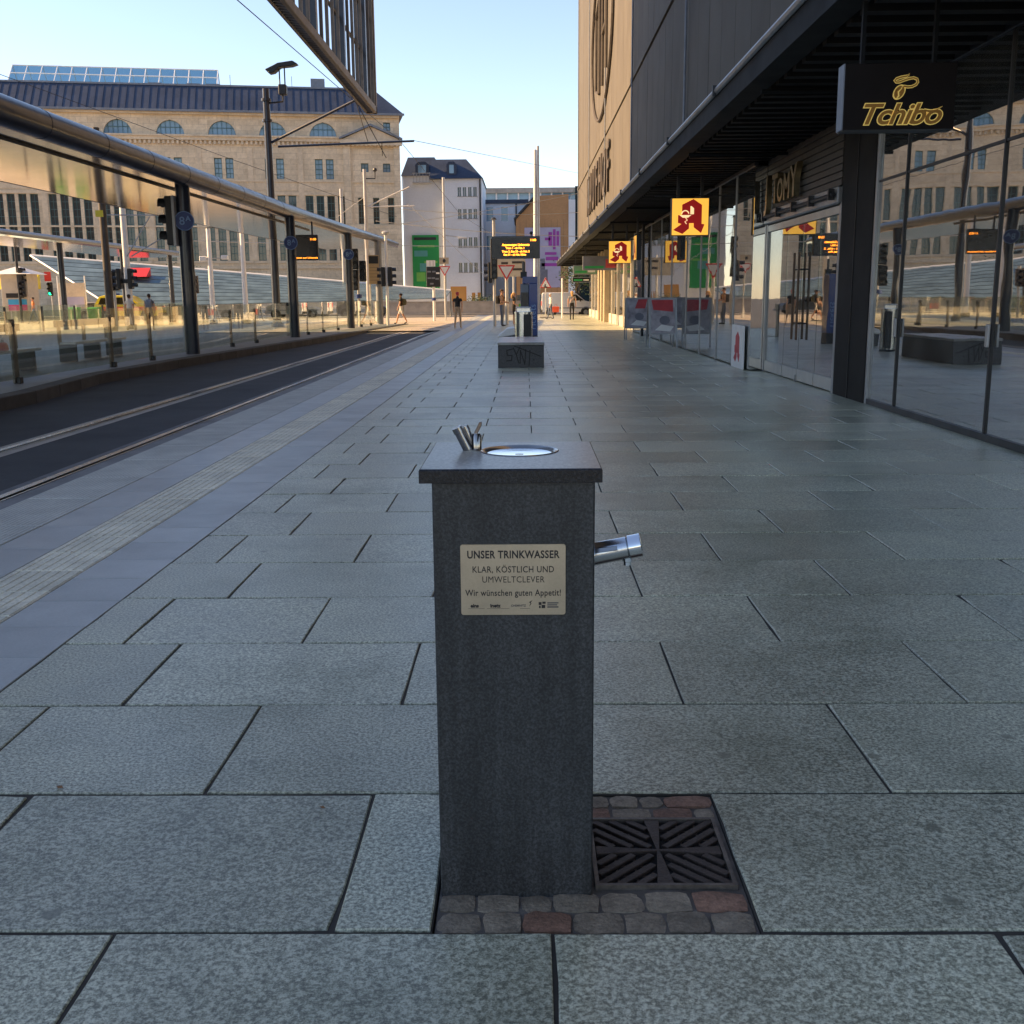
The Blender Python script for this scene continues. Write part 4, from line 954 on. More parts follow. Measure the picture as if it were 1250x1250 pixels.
for s in (-1, 1):
    arc = [(s*1.36, 18.63), (s*1.36, 17.25)]+[(s*1.32*math.cos(R_(a)), 17.25+1.32*math.sin(R_(a))) for a in range(4, 91, 10)]+[(0, 18.63)]
    sp_m.prism(arc, 'y', .0, .30)
sp_m = sp_m.mesh('arch_spandrel')
def win(w_, h, nx, nz, fm):
    mb = MB(); t = .06
    mb.box(0, w_, .22, .30, 0, t); mb.box(0, w_, .22, .30, h-t, h); mb.box(0, t, .22, .30, t, h-t); mb.box(w_-t, w_, .22, .30, t, h-t)
    for i in range(1, nx): mb.box(w_*i/nx-.02, w_*i/nx+.02, .24, .29, t, h-t)
    for i in range(1, nz): mb.box(t, w_-t, .235, .285, h*i/nz-.025, h*i/nz+.025)
    return mb.mesh('window'), MB().box(.02, w_-.02, .31, .33, .02, h-.02).mesh('pane')
W1 = win(.75, 1.95, 2, 4, 0); W2 = win(.75, 6.35, 2, 9, 0); W3 = win(2.7, 1.37, 6, 2, 0); W4 = win(.75, .85, 2, 2, 0); W5 = win(.62, 2.6, 2, 4, 0); W6 = win(.7, .8, 2, 2, 0)
def put(Wm, u, z, pm_, par=SB, fm='teal_frame'):
    o = inst(Wm[0], 'window', fm, par, (u, 0, z)); p = bpy.data.objects.new('pane', Wm[1] if (not Wm[1].materials or Wm[1].materials[0] == MT[pm_]) else Wm[1].copy())
    if not p.data.materials: p.data.materials.append(MT[pm_])
    elif p.data.materials[0] != MT[pm_]: p.data.materials[0] = MT[pm_]
    COL.objects.link(p); p.parent = o
for b in bays:
    if b-2 < U0: continue
    inst(sp_m, 'arch_spandrel', 'sandstone', SB, (b, -.002, 0))
    put(W3, b-1.35, 17.25, 'window_sky')
    for o in (-.92, .17): put(W1, b+o, 13.15, 'window_sky')
    for k in range(4): put(W2, b-1.98+k*1.07, 5.2, 'window_dark')
    MB().box(b-2.35, b+2.35, -.10, .02, 4.95, 5.18).build('sill', 'sandstone_trim', SB)
    MB().box(b-2.3, b+2.3, -.07, .02, 11.60, 11.85).build('lintel', 'sandstone_trim', SB)
    MB().box(b+2.55-.26, b+2.55+.26, -.06, .02, 5.3, 16.1).build('pilaster', 'sandstone_trim', SB)
    for z in (12.05,): MB().box(b-2.1, b+2.1, -.04, .02, z, z+.8).build('panel', 'sandstone_trim', SB)
for o in (-3.95, -1.75): put(W4, o, 13.9, 'window_sky')
for o in (-4.35, -2.85, -1.35): put(W5, o, 8.8, 'window_dark')
put(W6, -1.6, 17.9, 'window_sky')
for z, h, p in ((12.85, .16, .12), (16.72, .40, .32), (17.05, .16, .45), (19.1, .3, .35), (8.45, .16, .1), (4.4, .22, .14)):
    MB().box(U0, -5.75 if z > 16 and z < 18 else .0, -p, .02, z, z+h).build('cornice', 'sandstone_trim', SB)
dm = MB().box(0, .22, -.24, .01, 16.36, 16.70).mesh('dentil'); u = U0+.2
while u < -5.9: inst(dm, 'dentil', 'sandstone_trim', SB, (u, 0, 0)); u += .44
# end pavilion with pediment
MB().box(-5.7, -.02, -.22, -.003, 0, 8.7).build('pavilion', 'sandstone', SB)
for a, b in ((-5.7, -5.0), (-.65, -.02)): MB().box(a, b, -.22, -.003, 8.72, 16.4).build('pavilion_pier', 'sandstone', SB)
MB().box(-5.95, .2, -.55, -.003, 16.45, 16.95).build('pavilion_cornice', 'sandstone_trim', SB)
pd = MB().prism([(-5.85, 16.96), (.1, 16.96), (-2.9, 18.25)], 'y', -.35, -.004).build('pediment', 'sandstone_trim', SB)
for s in (-1, 1): MB().prism([(-2.9+s*3.15, 16.97), (-2.9+s*3.15, 17.15), (-2.9, 18.50), (-2.9, 18.28)], 'y', -.62, -.004).build('raking_cornice', 'lead_grey', pd)
u = -5.7
while u < -.1: inst(dm, 'dentil', 'sandstone_trim', SB, (u, -.25, 0)); u += .44
# side wall, its sunlit orange put into the wall colour
SBs = MB(); hs = [(.9+k*1.9, 1.5+k*1.9, z, z+1.2) for k in range(3) for z in (3.5, 6.2, 9.0, 11.6, 14.0, 16.4)]
wall_holes(SBs, 0, 6.4, 0, 19.4, hs, 0, .25).xf(Matrix.Rotation(R_(90), 4, 'Z')).build('side_wall', 'ochre_tone', SB, fix=False)
for h in hs: MB().box(-.3, -.22, h[0], h[1], h[2], h[3]).build('side_window', 'window_sky', SB)
# roof: steep metal slope with standing seams, hip at the right, glass lantern, chimney
rf = MB().add([(U0, -.5, 19.45), (.45, -.5, 19.45), (.45, 12, 19.45), (U0, 12, 19.45), (U0, 2.2, 22.15), (-2.3, 2.2, 22.15), (-2.3, 9.5, 22.15), (U0, 9.5, 22.15)], [(0, 1, 5, 4), (1, 2, 6, 5), (2, 3, 7, 6), (4, 5, 6, 7), (3, 0, 4, 7), (0, 3, 2, 1)]).build('roof', 'slate_roof', SB)
sm_ = MB().add([(-.03, -.5, 19.46), (.03, -.5, 19.46), (.03, 2.2, 22.16), (-.03, 2.2, 22.16), (-.03, -.52, 19.50), (.03, -.52, 19.50), (.03, 2.18, 22.20), (-.03, 2.18, 22.20)], [(4, 5, 6, 7), (0, 4, 7, 3), (5, 1, 2, 6), (0, 1, 5, 4)]).mesh('seam')
u = U0+.4
while u < -2.5: inst(sm_, 'seam', 'slate_roof', rf, (u, 0, 0)); u += .72
MB().box(U0, .5, -.62, -.45, 19.3, 19.5).build('gutter', 'lead_grey', rf)
MB().box(U0, -2.2, 2.1, 2.5, 22.13, 22.30).build('ridge_cap', 'lead_grey', rf)
lan = MB().prism([(5.0, 22.15), (5.0, 22.7), (7.3, 24.6), (9.6, 22.7), (9.6, 22.15)], 'x', -38, -18.0).build('glass_lantern', 'roof_glass', SB)
for k in range(15):
    u = -38+k*20/14; MB().tube([(u, 5.0, 22.15), (u, 4.98, 22.72), (u, 7.3, 24.62), (u, 9.6, 22.7)], .05, 5).build('glazing_bar', 'white_paint', lan)
for yy, z in ((4.97, 22.72), (6.1, 23.67), (7.3, 24.64)): MB().tube([(-38, yy, z), (-18, yy, z)], .06, 5).build('glazing_bar', 'white_paint', lan)
MB().box(-38, -18, 5.3, 9.4, 22.1, 22.6).build('lantern_base', 'white_plaster', lan)
MB().box(-8.6, -7.2, 3.5, 4.8, 22.1, 23.35).build('chimney', 'lead_grey', SB)
for u in (-24.5, -20.8, -18.9): MB().box(u, u+1.3, 3.1, 4.1, 22.14, 22.55).build('roof_vent', 'lead_grey', SB)
for u in (-10.5, -16.6): MB().tube([(u, 4, 22.1), (u, 4, 23.6)], .025, 5).build('lightning_rod', 'dark_metal', SB)

# ================================================================== WHITE BUILDING with mansard roof
WB = thing('white_building', 'tall white rendered building with dark blue mansard roof and green banner', 'building', (-9, 125, 0))
wl = MB(); lh = [(-4.1, -3.6, 9.0, 10.4)]
wall_holes(wl, -4.6, .1, 0, 14.7, [], 0, .2).build('wall', 'white_plaster', WB, fix=False)
MB().box(-4.6, .1, .21, 12, 0, 14.7).build('rear_mass', 'white_plaster', WB)
rh = []
for z0, z1 in ((12.45, 13.4), (10.05, 11.05), (6.95, 7.98), (4.2, 5.2)):
    for k in range(4): rh.append((1.5+k*.58, 1.88+k*.58, z0, z1))
rh += [(.5, 2.3, .3, 2.6), (2.9, 3.3, .3, 1.9), (3.55, 3.95, .3, 1.9)]
wall_holes(MB(), .1, 3.75+.3, 0, 14.3, rh, -.6, .22).build('wall', 'white_plaster', WB, fix=False)
MB().box(.1, 4.05, -.35, 12, 0, 14.3).build('rear_mass', 'interior_dark', WB)
MB().box(4.05, 4.2, -.62, 12, 0, 14.3).build('side_wall', 'white_plaster', WB); MB().box(.0, .1, -.62, .0, 0, 14.3).build('return_wall', 'white_plaster', WB)
MB().box(-4.7, -4.6, -.1, 12, 0, 14.7).build('side_wall', 'white_plaster', WB)
for i, h in enumerate(rh):
    o = MB().box(h[0], h[1], -.45, -.40, h[2], h[3]).build('window' if i < 16 else 'door', 'window_dark' if i < 16 else 'ochre_tone', WB)
    if i < 16:
        MB().box(h[0]-.05, h[1]+.05, -.68, -.60, h[2]-.08, h[2]-.01).build('sill', 'lead_grey', o); MB().box((h[0]+h[1])/2-.02, (h[0]+h[1])/2+.02, -.47, -.45, h[2], h[3]).build('glazing_bar', 'white_paint', o)
r1 = MB().add([(-4.8, -.3, 14.7), (.3, -.3, 14.7), (.3, 12, 14.7), (-4.8, 12, 14.7), (-4.2, 1.8, 16.9), (-1.2, 1.8, 16.9), (-1.2, 9, 16.9), (-4.2, 9, 16.9)], [(0, 1, 5, 4), (1, 2, 6, 5), (2, 3, 7, 6), (3, 0, 4, 7), (4, 5, 6, 7), (0, 3, 2, 1)]).build('roof', 'slate_roof', WB)
MB().add([(-1.6, -.9, 14.3), (4.35, -.9, 14.3), (4.35, 12, 14.3), (-1.6, 12, 14.3), (-1.5, 1.4, 16.6), (2.4, 1.4, 16.6), (2.4, 8, 16.6), (-1.5, 8, 16.6)], [(0, 1, 5, 4), (1, 2, 6, 5), (2, 3, 7, 6), (3, 0, 4, 7), (4, 5, 6, 7), (0, 3, 2, 1)]).build('roof', 'slate_roof', WB)
for x, z, w_ in ((-3.2, 14.8, 1.5), (.3, 14.75, 1.1)):
    dmr = MB().prism([(x, z), (x+w_, z), (x+w_, z+1.1), (x+w_*.75, z+1.4), (x+w_*.25, z+1.4), (x, z+1.1)], 'y', -.45 if x > 0 else -.15, 2).build('dormer', 'slate_roof', WB)
    MB().box(x+.3, x+w_-.3, (-.45 if x > 0 else -.15)-.04, (-.45 if x > 0 else -.15)-.001, z+.15, z+1.05).build('dormer_window', 'window_sky', dmr)
for k in range(6): MB().box(-3.4+k*.35, -3.36+k*.35, -.6, -.55, 14.0, 14.9).build('baluster', 'pole_grey', WB)
MB().box(-3.5, -1.5, -.62, -.5, 14.9, 14.97).build('balcony_rail', 'pole_grey', WB); MB().box(-3.5, -1.5, -.62, .0, 13.9, 14.0).build('balcony_floor', 'pole_grey', WB)
for x in (.02, 4.0): MB().tube([(x, -.72 if x > 1 else -.12, 0), (x, -.72 if x > 1 else -.12, 14.2)], .09, 8).build('downpipe', 'lead_grey' if x < 1 else 'dark_metal', WB)
bn = thing('green_banner', 'tall green advertising banner on the white wall', 'banner', (-11.25, 124.9, 2.2))
MB().box(-1.5, 1.5, -.04, .02, 0, 6.1).build('sheet', 'green_print', bn)
for x0, x1, z0, z1, m_ in ((-1.3, 1.2, 5.55, 5.85, 'dark_metal'), (-1.3, .2, 3.75, 4.4, 'teal_print'), (-.7, .7, 2.1, 3.0, 'teal_print'), (-.2, 1.3, 3.0, 3.25, 'green_light'), (-1.1, -.1, 1.0, 2.0, 'green_light'), (-.9, 1.0, 4.75, 5.0, 'green_light')):
    MB().box(x0, x1, -.06, -.041, z0, z1).build('print', m_, bn)
# lower white wing, glass office, brown gable
LW = thing('white_wing', 'low white wing with pale blue windows right of the tall white building', 'building', (-3, 135, 0))
hh_ = [(-1.7, -.9, z, z+1.65) for z in (10.4, 7.0, 3.6)]+[(.1, .9, z, z+1.65) for z in (10.4, 7.0, 3.6)]
wall_holes(MB(), -2.4, 3.2, 0, 12.45, hh_, 0, .2).build('wall', 'white_plaster', LW, fix=False)
MB().box(-2.4, 3.2, .25, 8, 0, 12.4).build('rear_mass', 'interior_dark', LW)
for h in hh_: MB().box(h[0], h[1], .12, .16, h[2], h[3]).build('window', 'window_sky', LW)
MB().box(-2.6, 3.4, -.25, 8, 12.46, 12.9).build('roof', 'slate_roof', LW); MB().tube([(1.9, -.1, 0), (1.9, -.1, 12.4)], .08, 6).build('downpipe', 'dark_metal', LW)
GO = thing('glass_office', 'grey office block with ribbon windows behind the low wing', 'building', (1, 152, 0))
MB().box(-8, 16, 0, 12, 0, 13.2).build('wall', 'lead_grey', GO); MB().box(-8, 16, .15, 12, 13.2, 15.2).build('window_ribbon', 'window_sky', GO); MB().box(-8.2, 16.2, -.3, 12, 15.2, 15.85).build('roof', 'concrete', GO)
for k in range(17): MB().box(-8+k*1.5, -7.8+k*1.5, -.02, .14, 13.2, 15.2).build('mullion', 'white_paint', GO)
for z in (2, 5, 8, 10.6): MB().box(-7.9, 16, -.02, -.001, z, z+1.5).build('window_ribbon', 'window_dark', GO)
BG = thing('brown_gable_building', 'ochre brown panelled gable building with large purple poster', 'building', (2, 125, 0))
MB().prism([(-3.05, 0), (2.85, 0), (2.85, 12.6), (-.35, 12.45), (-1.0, 12.0), (-3.05, 9.9)], 'y', 0, 14).build('wall', 'brown_cladding', BG)
for k in range(8): MB().box(-2.6+k*.7, -2.585+k*.7, -.006, -.0005, .0, 9.9).build('panel_joint', 'dark_metal', BG)
MB().prism([(-3.2, 9.8), (-1.05, 12.05), (-.4, 12.5), (-.4, 12.75), (-1.15, 12.3), (-3.3, 10.0)], 'y', -.3, 14).build('roof_edge', 'dark_metal', BG)
MB().box(2.86, 3.6, -.1, 14, 0, 12.0).build('white_fin', 'white_plaster', BG); MB().box(3.6, 6, .5, 14, 0, 13.5).build('glass_stair', 'window_dark', BG)
MB().box(-3.0, 2.8, -.02, -.0008, 0, 1.6).build('shop_window', 'window_dark', BG)
po = MB().box(-2.1, 1.95, -.08, -.01, 2.4, 9.0).build('poster', 'lavender_print', BG)
for x0, x1, z0, z1, m_ in ((.2, .8, 7.6, 7.9, 'purple_print'), (.6, 1.0, 7.0, 8.5, 'purple_print'), (1.1, 1.4, 6.6, 8.8, 'purple_print'), (1.5, 1.8, 7.0, 8.6, 'purple_print'), (.2, 1.5, 6.0, 6.3, 'purple_print'), (.3, 1.7, 5.4, 5.8, 'purple_print'), (-.2, 1.6, 4.75, 5.1, 'purple_print'), (-1.0, .5, 2.5, 4.4, 'grey_print'), (-.8, .2, 4.4, 5.6, 'grey_print')):
    MB().box(x0, x1, -.10, -.082, z0, z1).build('print', m_, po)
# long low wave roof of glass louvres in front of the sandstone building
WR = thing('glass_wave_roof', 'low sloping roof of blue glass louvres in front of the sandstone building', 'roof', (-22, 86, 0))
A0, A1, B0, B1 = Vector((-17.6, 2, 5.0)), Vector((-9.0, -4, .9)), Vector((16, 2, 1.95)), Vector((16, -4, 1.4))
NS = 10
for k in range(NS):
    p0, p1 = A0.lerp(A1, k/NS), A0.lerp(A1, (k+.86)/NS); q0, q1 = B0.lerp(B1, k/NS), B0.lerp(B1, (k+.86)/NS)
    d = Vector((0, 0, -.06)); MB().add([p0, p1-d*.0, q1, q0, p0+d, p1+d, q1+d, q0+d], [(0, 1, 2, 3), (7, 6, 5, 4), (0, 4, 5, 1), (1, 5, 6, 2), (2, 6, 7, 3), (3, 7, 4, 0)]).build('louvre', M('louvre_glass', (.13, .19, .215), .22, .2, var=.4, vs=.6), WR)
MB().tube([A0, B0], .10, 8).build('ridge_tube', 'white_paint', WR); MB().tube([A0, A1], .07, 8).build('end_tube', 'white_paint', WR)
for k in range(8): p = A1.lerp(B1, k/7); q = A0.lerp(B0, .2+.8*k/7); MB().tube([(q.x, 1.9, -.1), (q.x, 1.9, q.z-.1)], .08, 8).build('prop', 'pole_grey', WR)
t = thing('low_wall', 'low pale concrete wall along the far side of the street', 'wall', (-6, 98, 0))
MB().box(-26, 9, 0, .3, 0, 1.0).build('wall', 'concrete', t); MB().box(-26.1, 9.1, -.05, .35, 1.0, 1.08).build('coping', 'concrete', t)
# twin mast
t = thing('tall_mast', 'tall pale twin tube mast rising behind the ticket machine', 'mast', (1.0, 97.6, 0))
for dx in (-.14, .12): MB().tube([(dx, 0, 0), (dx, 0, 13.9 if dx < 0 else 14.2)], [.17, .12], 12).build('tube', 'white_paint' if dx < 0 else 'pole_grey', t, smooth=True)
for z in (3, 7, 11): MB().box(-.2, .2, -.05, .05, z, z+.12).build('spacer', 'pole_grey', t)

# ---- trees and shrubs
def tree(x, y, h, r, lab, nl=1500, name='street_tree'):
    t = thing(name, lab, 'tree' if h > 2 else 'shrub', (x, y, 0)); rnd = random.Random(int(x*10+y))
    tr = MB().tube([(0, 0, 0), (.05, 0, h*.3), (-.05, .05, h*.55)], [.02*h+.05, .015*h+.03, .012*h], 8)
    tips = []
    for k in range(9):
        a = k*2.4; e = (math.cos(a)*r*.6, math.sin(a)*r*.6, h*(.55+.04*k)); tips.append(e); tr.tube([(0, 0, h*.35+k*h*.03), (e[0]*.5, e[1]*.5, e[2]*.85), e], [.05, .03, .012], 5)
    tr.build('trunk', 'bark', t)
    cr = MB()
    for k in range(nl):
        c = rnd.choice(tips) if rnd.random() < .75 else (0, 0, h*.75)
        p = Vector(c)+Vector((rnd.gauss(0, r*.28), rnd.gauss(0, r*.28), rnd.gauss(0, h*.10)))
        s = rnd.uniform(.06, .13)*(1 if h > 2 else .6); q = Matrix.Rotation(rnd.random()*6.3, 3, 'Z') @ Matrix.Rotation(rnd.random()*3, 3, 'X')
        cr.add([p+q @ Vector(v) for v in ((-s, 0, 0), (0, -s*.5, 0), (s, 0, 0), (0, s*.5, .01))], [(0, 1, 2, 3)])
    cr.build('crown', 'leaf', t, fix=False)
tree(4.6, 99.5, 4.6, 1.5, 'small dark green tree behind the white van under the canopy end')
tree(-31.5, 101, 4.4, 1.4, 'leafy tree behind the glass screen at the left')
tree(-4.2, 101, 1.6, 1.3, 'low green shrub at the foot of the white building', 900, 'shrub')

# ================================================================== STREET FURNITURE
# granite bench block with graffiti
t = thing('granite_bench', 'dark granite bench block with black graffiti on its front', 'bench', (-.107, 23.0, 0))
MB().box(-.487, .487, .03, 3.2, 0, .475).build('block', 'bench_granite', t, bevel=.006)
MB().box(-.495, .495, .0, 3.23, .478, .535).build('seat_slab', 'pale_top_granite', t, bevel=.006)
def gra(pts, r=.011):
    mb = MB()
    for a, b in zip(pts, pts[1:]):
        a = Vector(a); b = Vector(b); d = (b-a).normalized(); nn = Vector((-d.y, d.x))*r
        mb.prism([tuple(a-nn-d*r), tuple(b-nn+d*r), tuple(b+nn+d*r), tuple(a+nn-d*r)], 'y', .0265, .0298)
    mb.build('graffiti_stroke', 'graffiti', t)
for pts in ([(-.17, .40), (-.30, .37), (-.29, .27), (-.19, .26), (-.20, .16), (-.30, .15)], [(-.16, .42), (-.10, .28), (-.02, .44)], [(-.10, .28), (-.05, .11)], [(-.02, .10), (-.01, .36), (.08, .08), (.10, .38)], [(-.14, .46), (.42, .24)], [(.19, .36), (.17, .05)], [(.27, .17), (.275, .165)]): gra(pts)
# second low block with pale wedge top
t = thing('wedge_seat', 'small low block with slanted pale lid behind the graffiti bench', 'block', (-.52, 31.5, 0))
MB().box(-.20, .22, 0, 1.5, 0, .40).build('block', 'bench_granite', t, bevel=.01)
MB().prism([(-.30, .36), (-.24, .33), (.24, .40), (.24, .60), (-.02, .58)], 'y', -.05, 1.55).build('lid', 'white_paint', t, bevel=.02)
# litter bin
t = thing('litter_bin', 'stainless steel litter bin with dark panel standing behind the bench', 'litter bin', (-.06, 28.6, 0))
MB().prism([(.235*math.cos(a*math.pi/12), .235*math.sin(a*math.pi/12)) for a in range(24)], 'z', .05, 1.05).build('drum', 'steel', t, smooth=True)
MB().box(.0, .20, -.255, -.12, .08, 1.03).build('dark_panel', 'black_metal', t, bevel=.01)
MB().lathe([(.25, 1.05), (.25, 1.09), (.20, 1.10)], 24).build('lid', 'steel', t, smooth=True)
MB().lathe([(.22, 0), (.22, .05)], 20).build('base', 'dark_metal', t)
MB().tube([(-.19, -.05, 1.09), (-.19, -.05, 1.20), (.19, -.05, 1.20), (.19, -.05, 1.09)], .016, 8).build('hood_bar', 'white_paint', t, smooth=True)
MB().box(-.17, .17, .0, .03, 1.10, 1.18).build('hood_plate', 'steel', t)
# ticket machine
t = thing('ticket_machine', 'tall blue ticket machine with white Tickets lettering', 'ticket machine', (.08, 33, 0))
MB().box(-.24, .02, -.02, .5, .0, 1.85).build('cabinet', 'lead_grey', t, bevel=.02)
MB().box(-.17, .275, -.05, .55, 1.86, 2.06).build('hood', 'ticket_blue', t, bevel=.01)
MB().box(.02, .275, -.05, .55, .32, 1.86).build('side_panel', 'ticket_blue', t, bevel=.01)
MB().box(.02, .275, -.03, .5, .0, .31).build('plinth', 'dark_metal', t)
MB().box(-.22, .0, -.03, -.021, 1.2, 1.6).build('screen', 'screen_black', t); MB().box(-.22, .0, -.03, -.021, .8, 1.1).build('keypad', 'dark_metal', t)
me = text_mesh('Tickets', .26, ext=.002, spacing=1.05); o = inst(me, 'lettering', 'pale_blue', t, (.215, -.054, .85)); o.rotation_euler = (R_(90), R_(-90), 0)
# passenger display
t = thing('passenger_display', 'black passenger display with orange text on a post by the ticket machine', 'display', (-.06, 34.6, 0))
MB().tube([(0, .06, 0), (0, .06, 2.55)], .05, 12).build('post', 'navy_metal', t, smooth=True)
MB().box(-.10, .10, -.04, .16, 2.05, 2.24).build('junction_box', 'dark_metal', t, bevel=.01)
MB().box(-.985, .51, -.10, .16, 2.64, 3.32).build('case', 'navy_metal', t, bevel=.015)
MB().box(-.955, .48, -.106, -.101, 2.67, 3.28).build('screen', 'screen_black', t)
MB().ball((.24, .03, 3.42), .05).build('sensor', 'black_metal', t); MB().tube([(.24, .03, 3.32), (.24, .03, 3.4)], .02, 6).build('sensor_stem', 'black_metal', t)
for s_, z, x, sz in (('Anpassungen Liniennetz', 3.03, -.24, .088), ('Tram 1 - ab Hst. 1', 2.935, -.26, .078), ('Tram 2, Bus 23 - ab Hst. 2', 2.83, -.24, .080), ('Bus 31 - ab Hst. Mitte', 2.735, -.27, .078), ('11:03', 3.17, .30, .085)):
    text(s_, sz, 'led', t, (x, -.109, z), ext=.001, bold=.004)
text('Zentralhaltestelle', .05, M('led_dim', (.05, .06, .09), .5, var=0), t, (-.6, -.109, 3.17), ext=.001)

# traffic lights
def head(t, x, z, face, y=0., lit=None, m='black_metal', s=1.0):
    """signal head: housing, three visors and lenses looking towards angle face"""
    mtx = Matrix.Translation((x, y, z)) @ Matrix.Rotation(face, 4, 'Z')
    h = MB().box(-.02, .20, -.17*s, .17*s, 0, 1.02*s).xf(mtx).build('housing', m, t, bevel=.03)
    for k in range(3):
        c = (.17+k*.34)*s
        mb = MB(); n = 10
        for a in range(n):
            a0, a1 = R_(-20+a*220/n), R_(-20+(a+1)*220/n)
            P = lambda r, d, q: (d, r*math.cos(q), c+r*math.sin(q))
            mb.add([P(.135*s, .20, a0), P(.135*s, .20, a1), P(.135*s, .40, a1), P(.135*s, .40, a0), P(.125*s, .20, a0), P(.125*s, .20, a1), P(.125*s, .40, a1), P(.125*s, .40, a0)], [(0, 1, 2, 3), (7, 6, 5, 4), (2, 3, 7, 6)])
        mb.xf(mtx).build('visor', m, h)
        MB().disc((0, c), .115*s, 'x', (.200, .206), 16).xf(mtx).build('lens', 'signal_green' if lit == k and k == 0 else 'signal_red' if lit == k else 'screen_black', h)
def pole(t, h, r=.06, m='pole_grey'):
    MB().tube([(0, 0, -.03), (0, 0, h)], r, 12).build('pole', m, t, smooth=True)
    return t
PI = math.pi
t = pole(thing('traffic_light', 'tall traffic light pole beside the man with the backpack', 'traffic light', (-1.58, 55.7, 0)), 5.25, .075)
head(t, -.12, 2.15, PI, lit=None); head(t, .0, 2.35, -PI/2, -.10, m='black_metal'); head(t, 0, 3.3, -PI/2, -.10)
MB().lathe([(.16, 5.25), (.10, 5.32), (.05, 5.36)], 12).build('cap', 'dark_metal', t)
t = pole(thing('traffic_light', 'pole with sideways signal heads at the far end of the tram shelter', 'traffic light', (-7.44, 59, 0)), 4.75, .075, 'white_paint')
head(t, .10, 2.05, 0); head(t, -.10, 2.05, PI)
MB().lathe([(.10, 4.75), (.2, 4.8), (.2, 4.9), (.05, 4.95)], 12).build('lamp_cap', 'pole_grey', t)
t = pole(thing('traffic_light', 'cluster of dark signal heads seen between the two far shelter columns', 'traffic light', (-8.6, 56.5, 0)), 3.9, .06)
head(t, -.1, 2.9, -PI/2, -.08); head(t, .28, 2.3, -PI/2, -.08); head(t, -.15, 1.85, -PI/2, -.1); MB().lathe([(.16, 1.45), (.16, 1.65)], 12).build('marker_ring', 'sign_blue', t)
t = thing('traffic_light', 'three lens signal mounted on the side of the nearest navy column', 'traffic light', (-9.42, 29.9, 0))
head(t, -.02, 2.92, PI, s=1.25); MB().box(-.02, .05, -.24, .24, 2.9, 4.2).build('backplate', 'pole_grey', t)
t = thing('traffic_light', 'pair of back to back signals on the pale mast behind the glass', 'traffic light', (-20.3, 55.6, 0))
head(t, .2, 2.0, 0); head(t, -.2, 2.0, PI); MB().box(-.22, .22, .1, .4, 2.3, 2.5).build('bracket', 'dark_metal', t)
t = pole(thing('traffic_light', 'signal showing green at the left behind the glass screen', 'traffic light', (-36.4, 84, -.1)), 3.6)
head(t, .0, 1.9, -PI/2, -.1, lit=0); MB().box(-.4, .1, -.15, -.1, 3.0, 3.7).build('red_plate', 'sign_red', t)
t = pole(thing('traffic_light', 'sideways signal on a slim pole near the left edge', 'traffic light', (-33.8, 73, 0)), 5.2, .09, 'dark_metal'); head(t, .1, 2.6, 0); head(t, .3, 1.7, -PI/2)
t = pole(thing('traffic_light', 'signal with dark housing left of the brown mast', 'traffic light', (-21.8, 58, 0)), 2.9, .08); head(t, -.1, 1.95, -PI/2, -.1); head(t, .1, 1.95, 0)
t = pole(thing('traffic_light', 'signal on a pale mast right of the nearest navy column', 'traffic light', (-19.6, 65, 0)), 3.0, .08); head(t, -.12, 1.8, PI); head(t, .1, 1.8, -PI/2, -.1, m='mast_brown')
# yield signs and warning sign
def tri(t, z, s, up, y, plate=True):
    r = s/math.sqrt(3); pts = [(r*math.cos(R_(a)), z+r*math.sin(R_(a))) for a in ((90, 210, 330) if up else (270, 30, 150))]
    b = MB().prism(pts, 'y', y-.012, y).build('plate', 'sign_red', t, bevel=.004)
    c = (0, z); MB().prism([((p[0])*.72, z+(p[1]-z)*.72) for p in pts], 'y', y-.018, y-.0125).build('white_field', 'white_paint', b)
    return b
t = pole(thing('yield_sign', 'red and white yield sign on a thick pale post by the ticket machine', 'road sign', (-1.0, 58, 0)), 3.1, .085)
tri(t, 2.82, .92, False, -.10)
t = pole(thing('yield_sign', 'small yield sign under a beige plate in front of the green banner', 'road sign', (-5.2, 71, 0)), 4.1, .05)
tri(t, 3.2, .74, False, -.07); MB().box(-.33, .27, -.07, -.05, 3.55, 3.95).build('supplementary_plate', M('beige_sign', (.45, .38, .27), .6, var=.1), t); MB().ball((-.02, -.075, 3.74), (.1, .01, .12)).build('pictogram', 'dark_metal', t)
t = pole(thing('warning_sign', 'red triangular roadworks warning sign on a portable post', 'road sign', (1.36, 75, 0)), 2.2, .035)
b = tri(t, 2.25, .80, True, -.05); MB().prism([(-.1, 2.02), (.12, 2.02), (.10, 2.12), (0, 2.10), (.02, 2.25), (-.06, 2.3)], 'y', -.074, -.0685).build('pictogram', 'ink', b)
MB().box(-.45, .45, -.15, .15, 0, .10).build('foot', 'concrete', t, bevel=.02)
t = pole(thing('matrix_sign', 'square black tram signal panel on a white post', 'traffic sign', (-5.85, 70, 0)), 2.15, .085, 'white_paint')
MB().box(-.45, .43, -.12, .05, 2.1, 3.35).build('panel', 'black_metal', t, bevel=.03); MB().box(-.43, .13, -.06, .0, 3.37, 3.75).build('top_plate', 'white_paint', t)
for x in (-.2, .0): MB().box(x-.01, x+.01, -.07, -.061, 3.40, 3.72).build('plate_bar', 'ink', t)
for k, (x, z) in enumerate(((-.25, 3.05), (.05, 3.05), (.3, 2.95), (-.25, 2.65), (.0, 2.65), (.25, 2.6), (-.1, 2.3))): MB().box(x-.12, x+.1, -.135, -.121, z-.05, z+.05).build('signal_field', 'white_paint' if k == 2 else 'lead_grey', t)
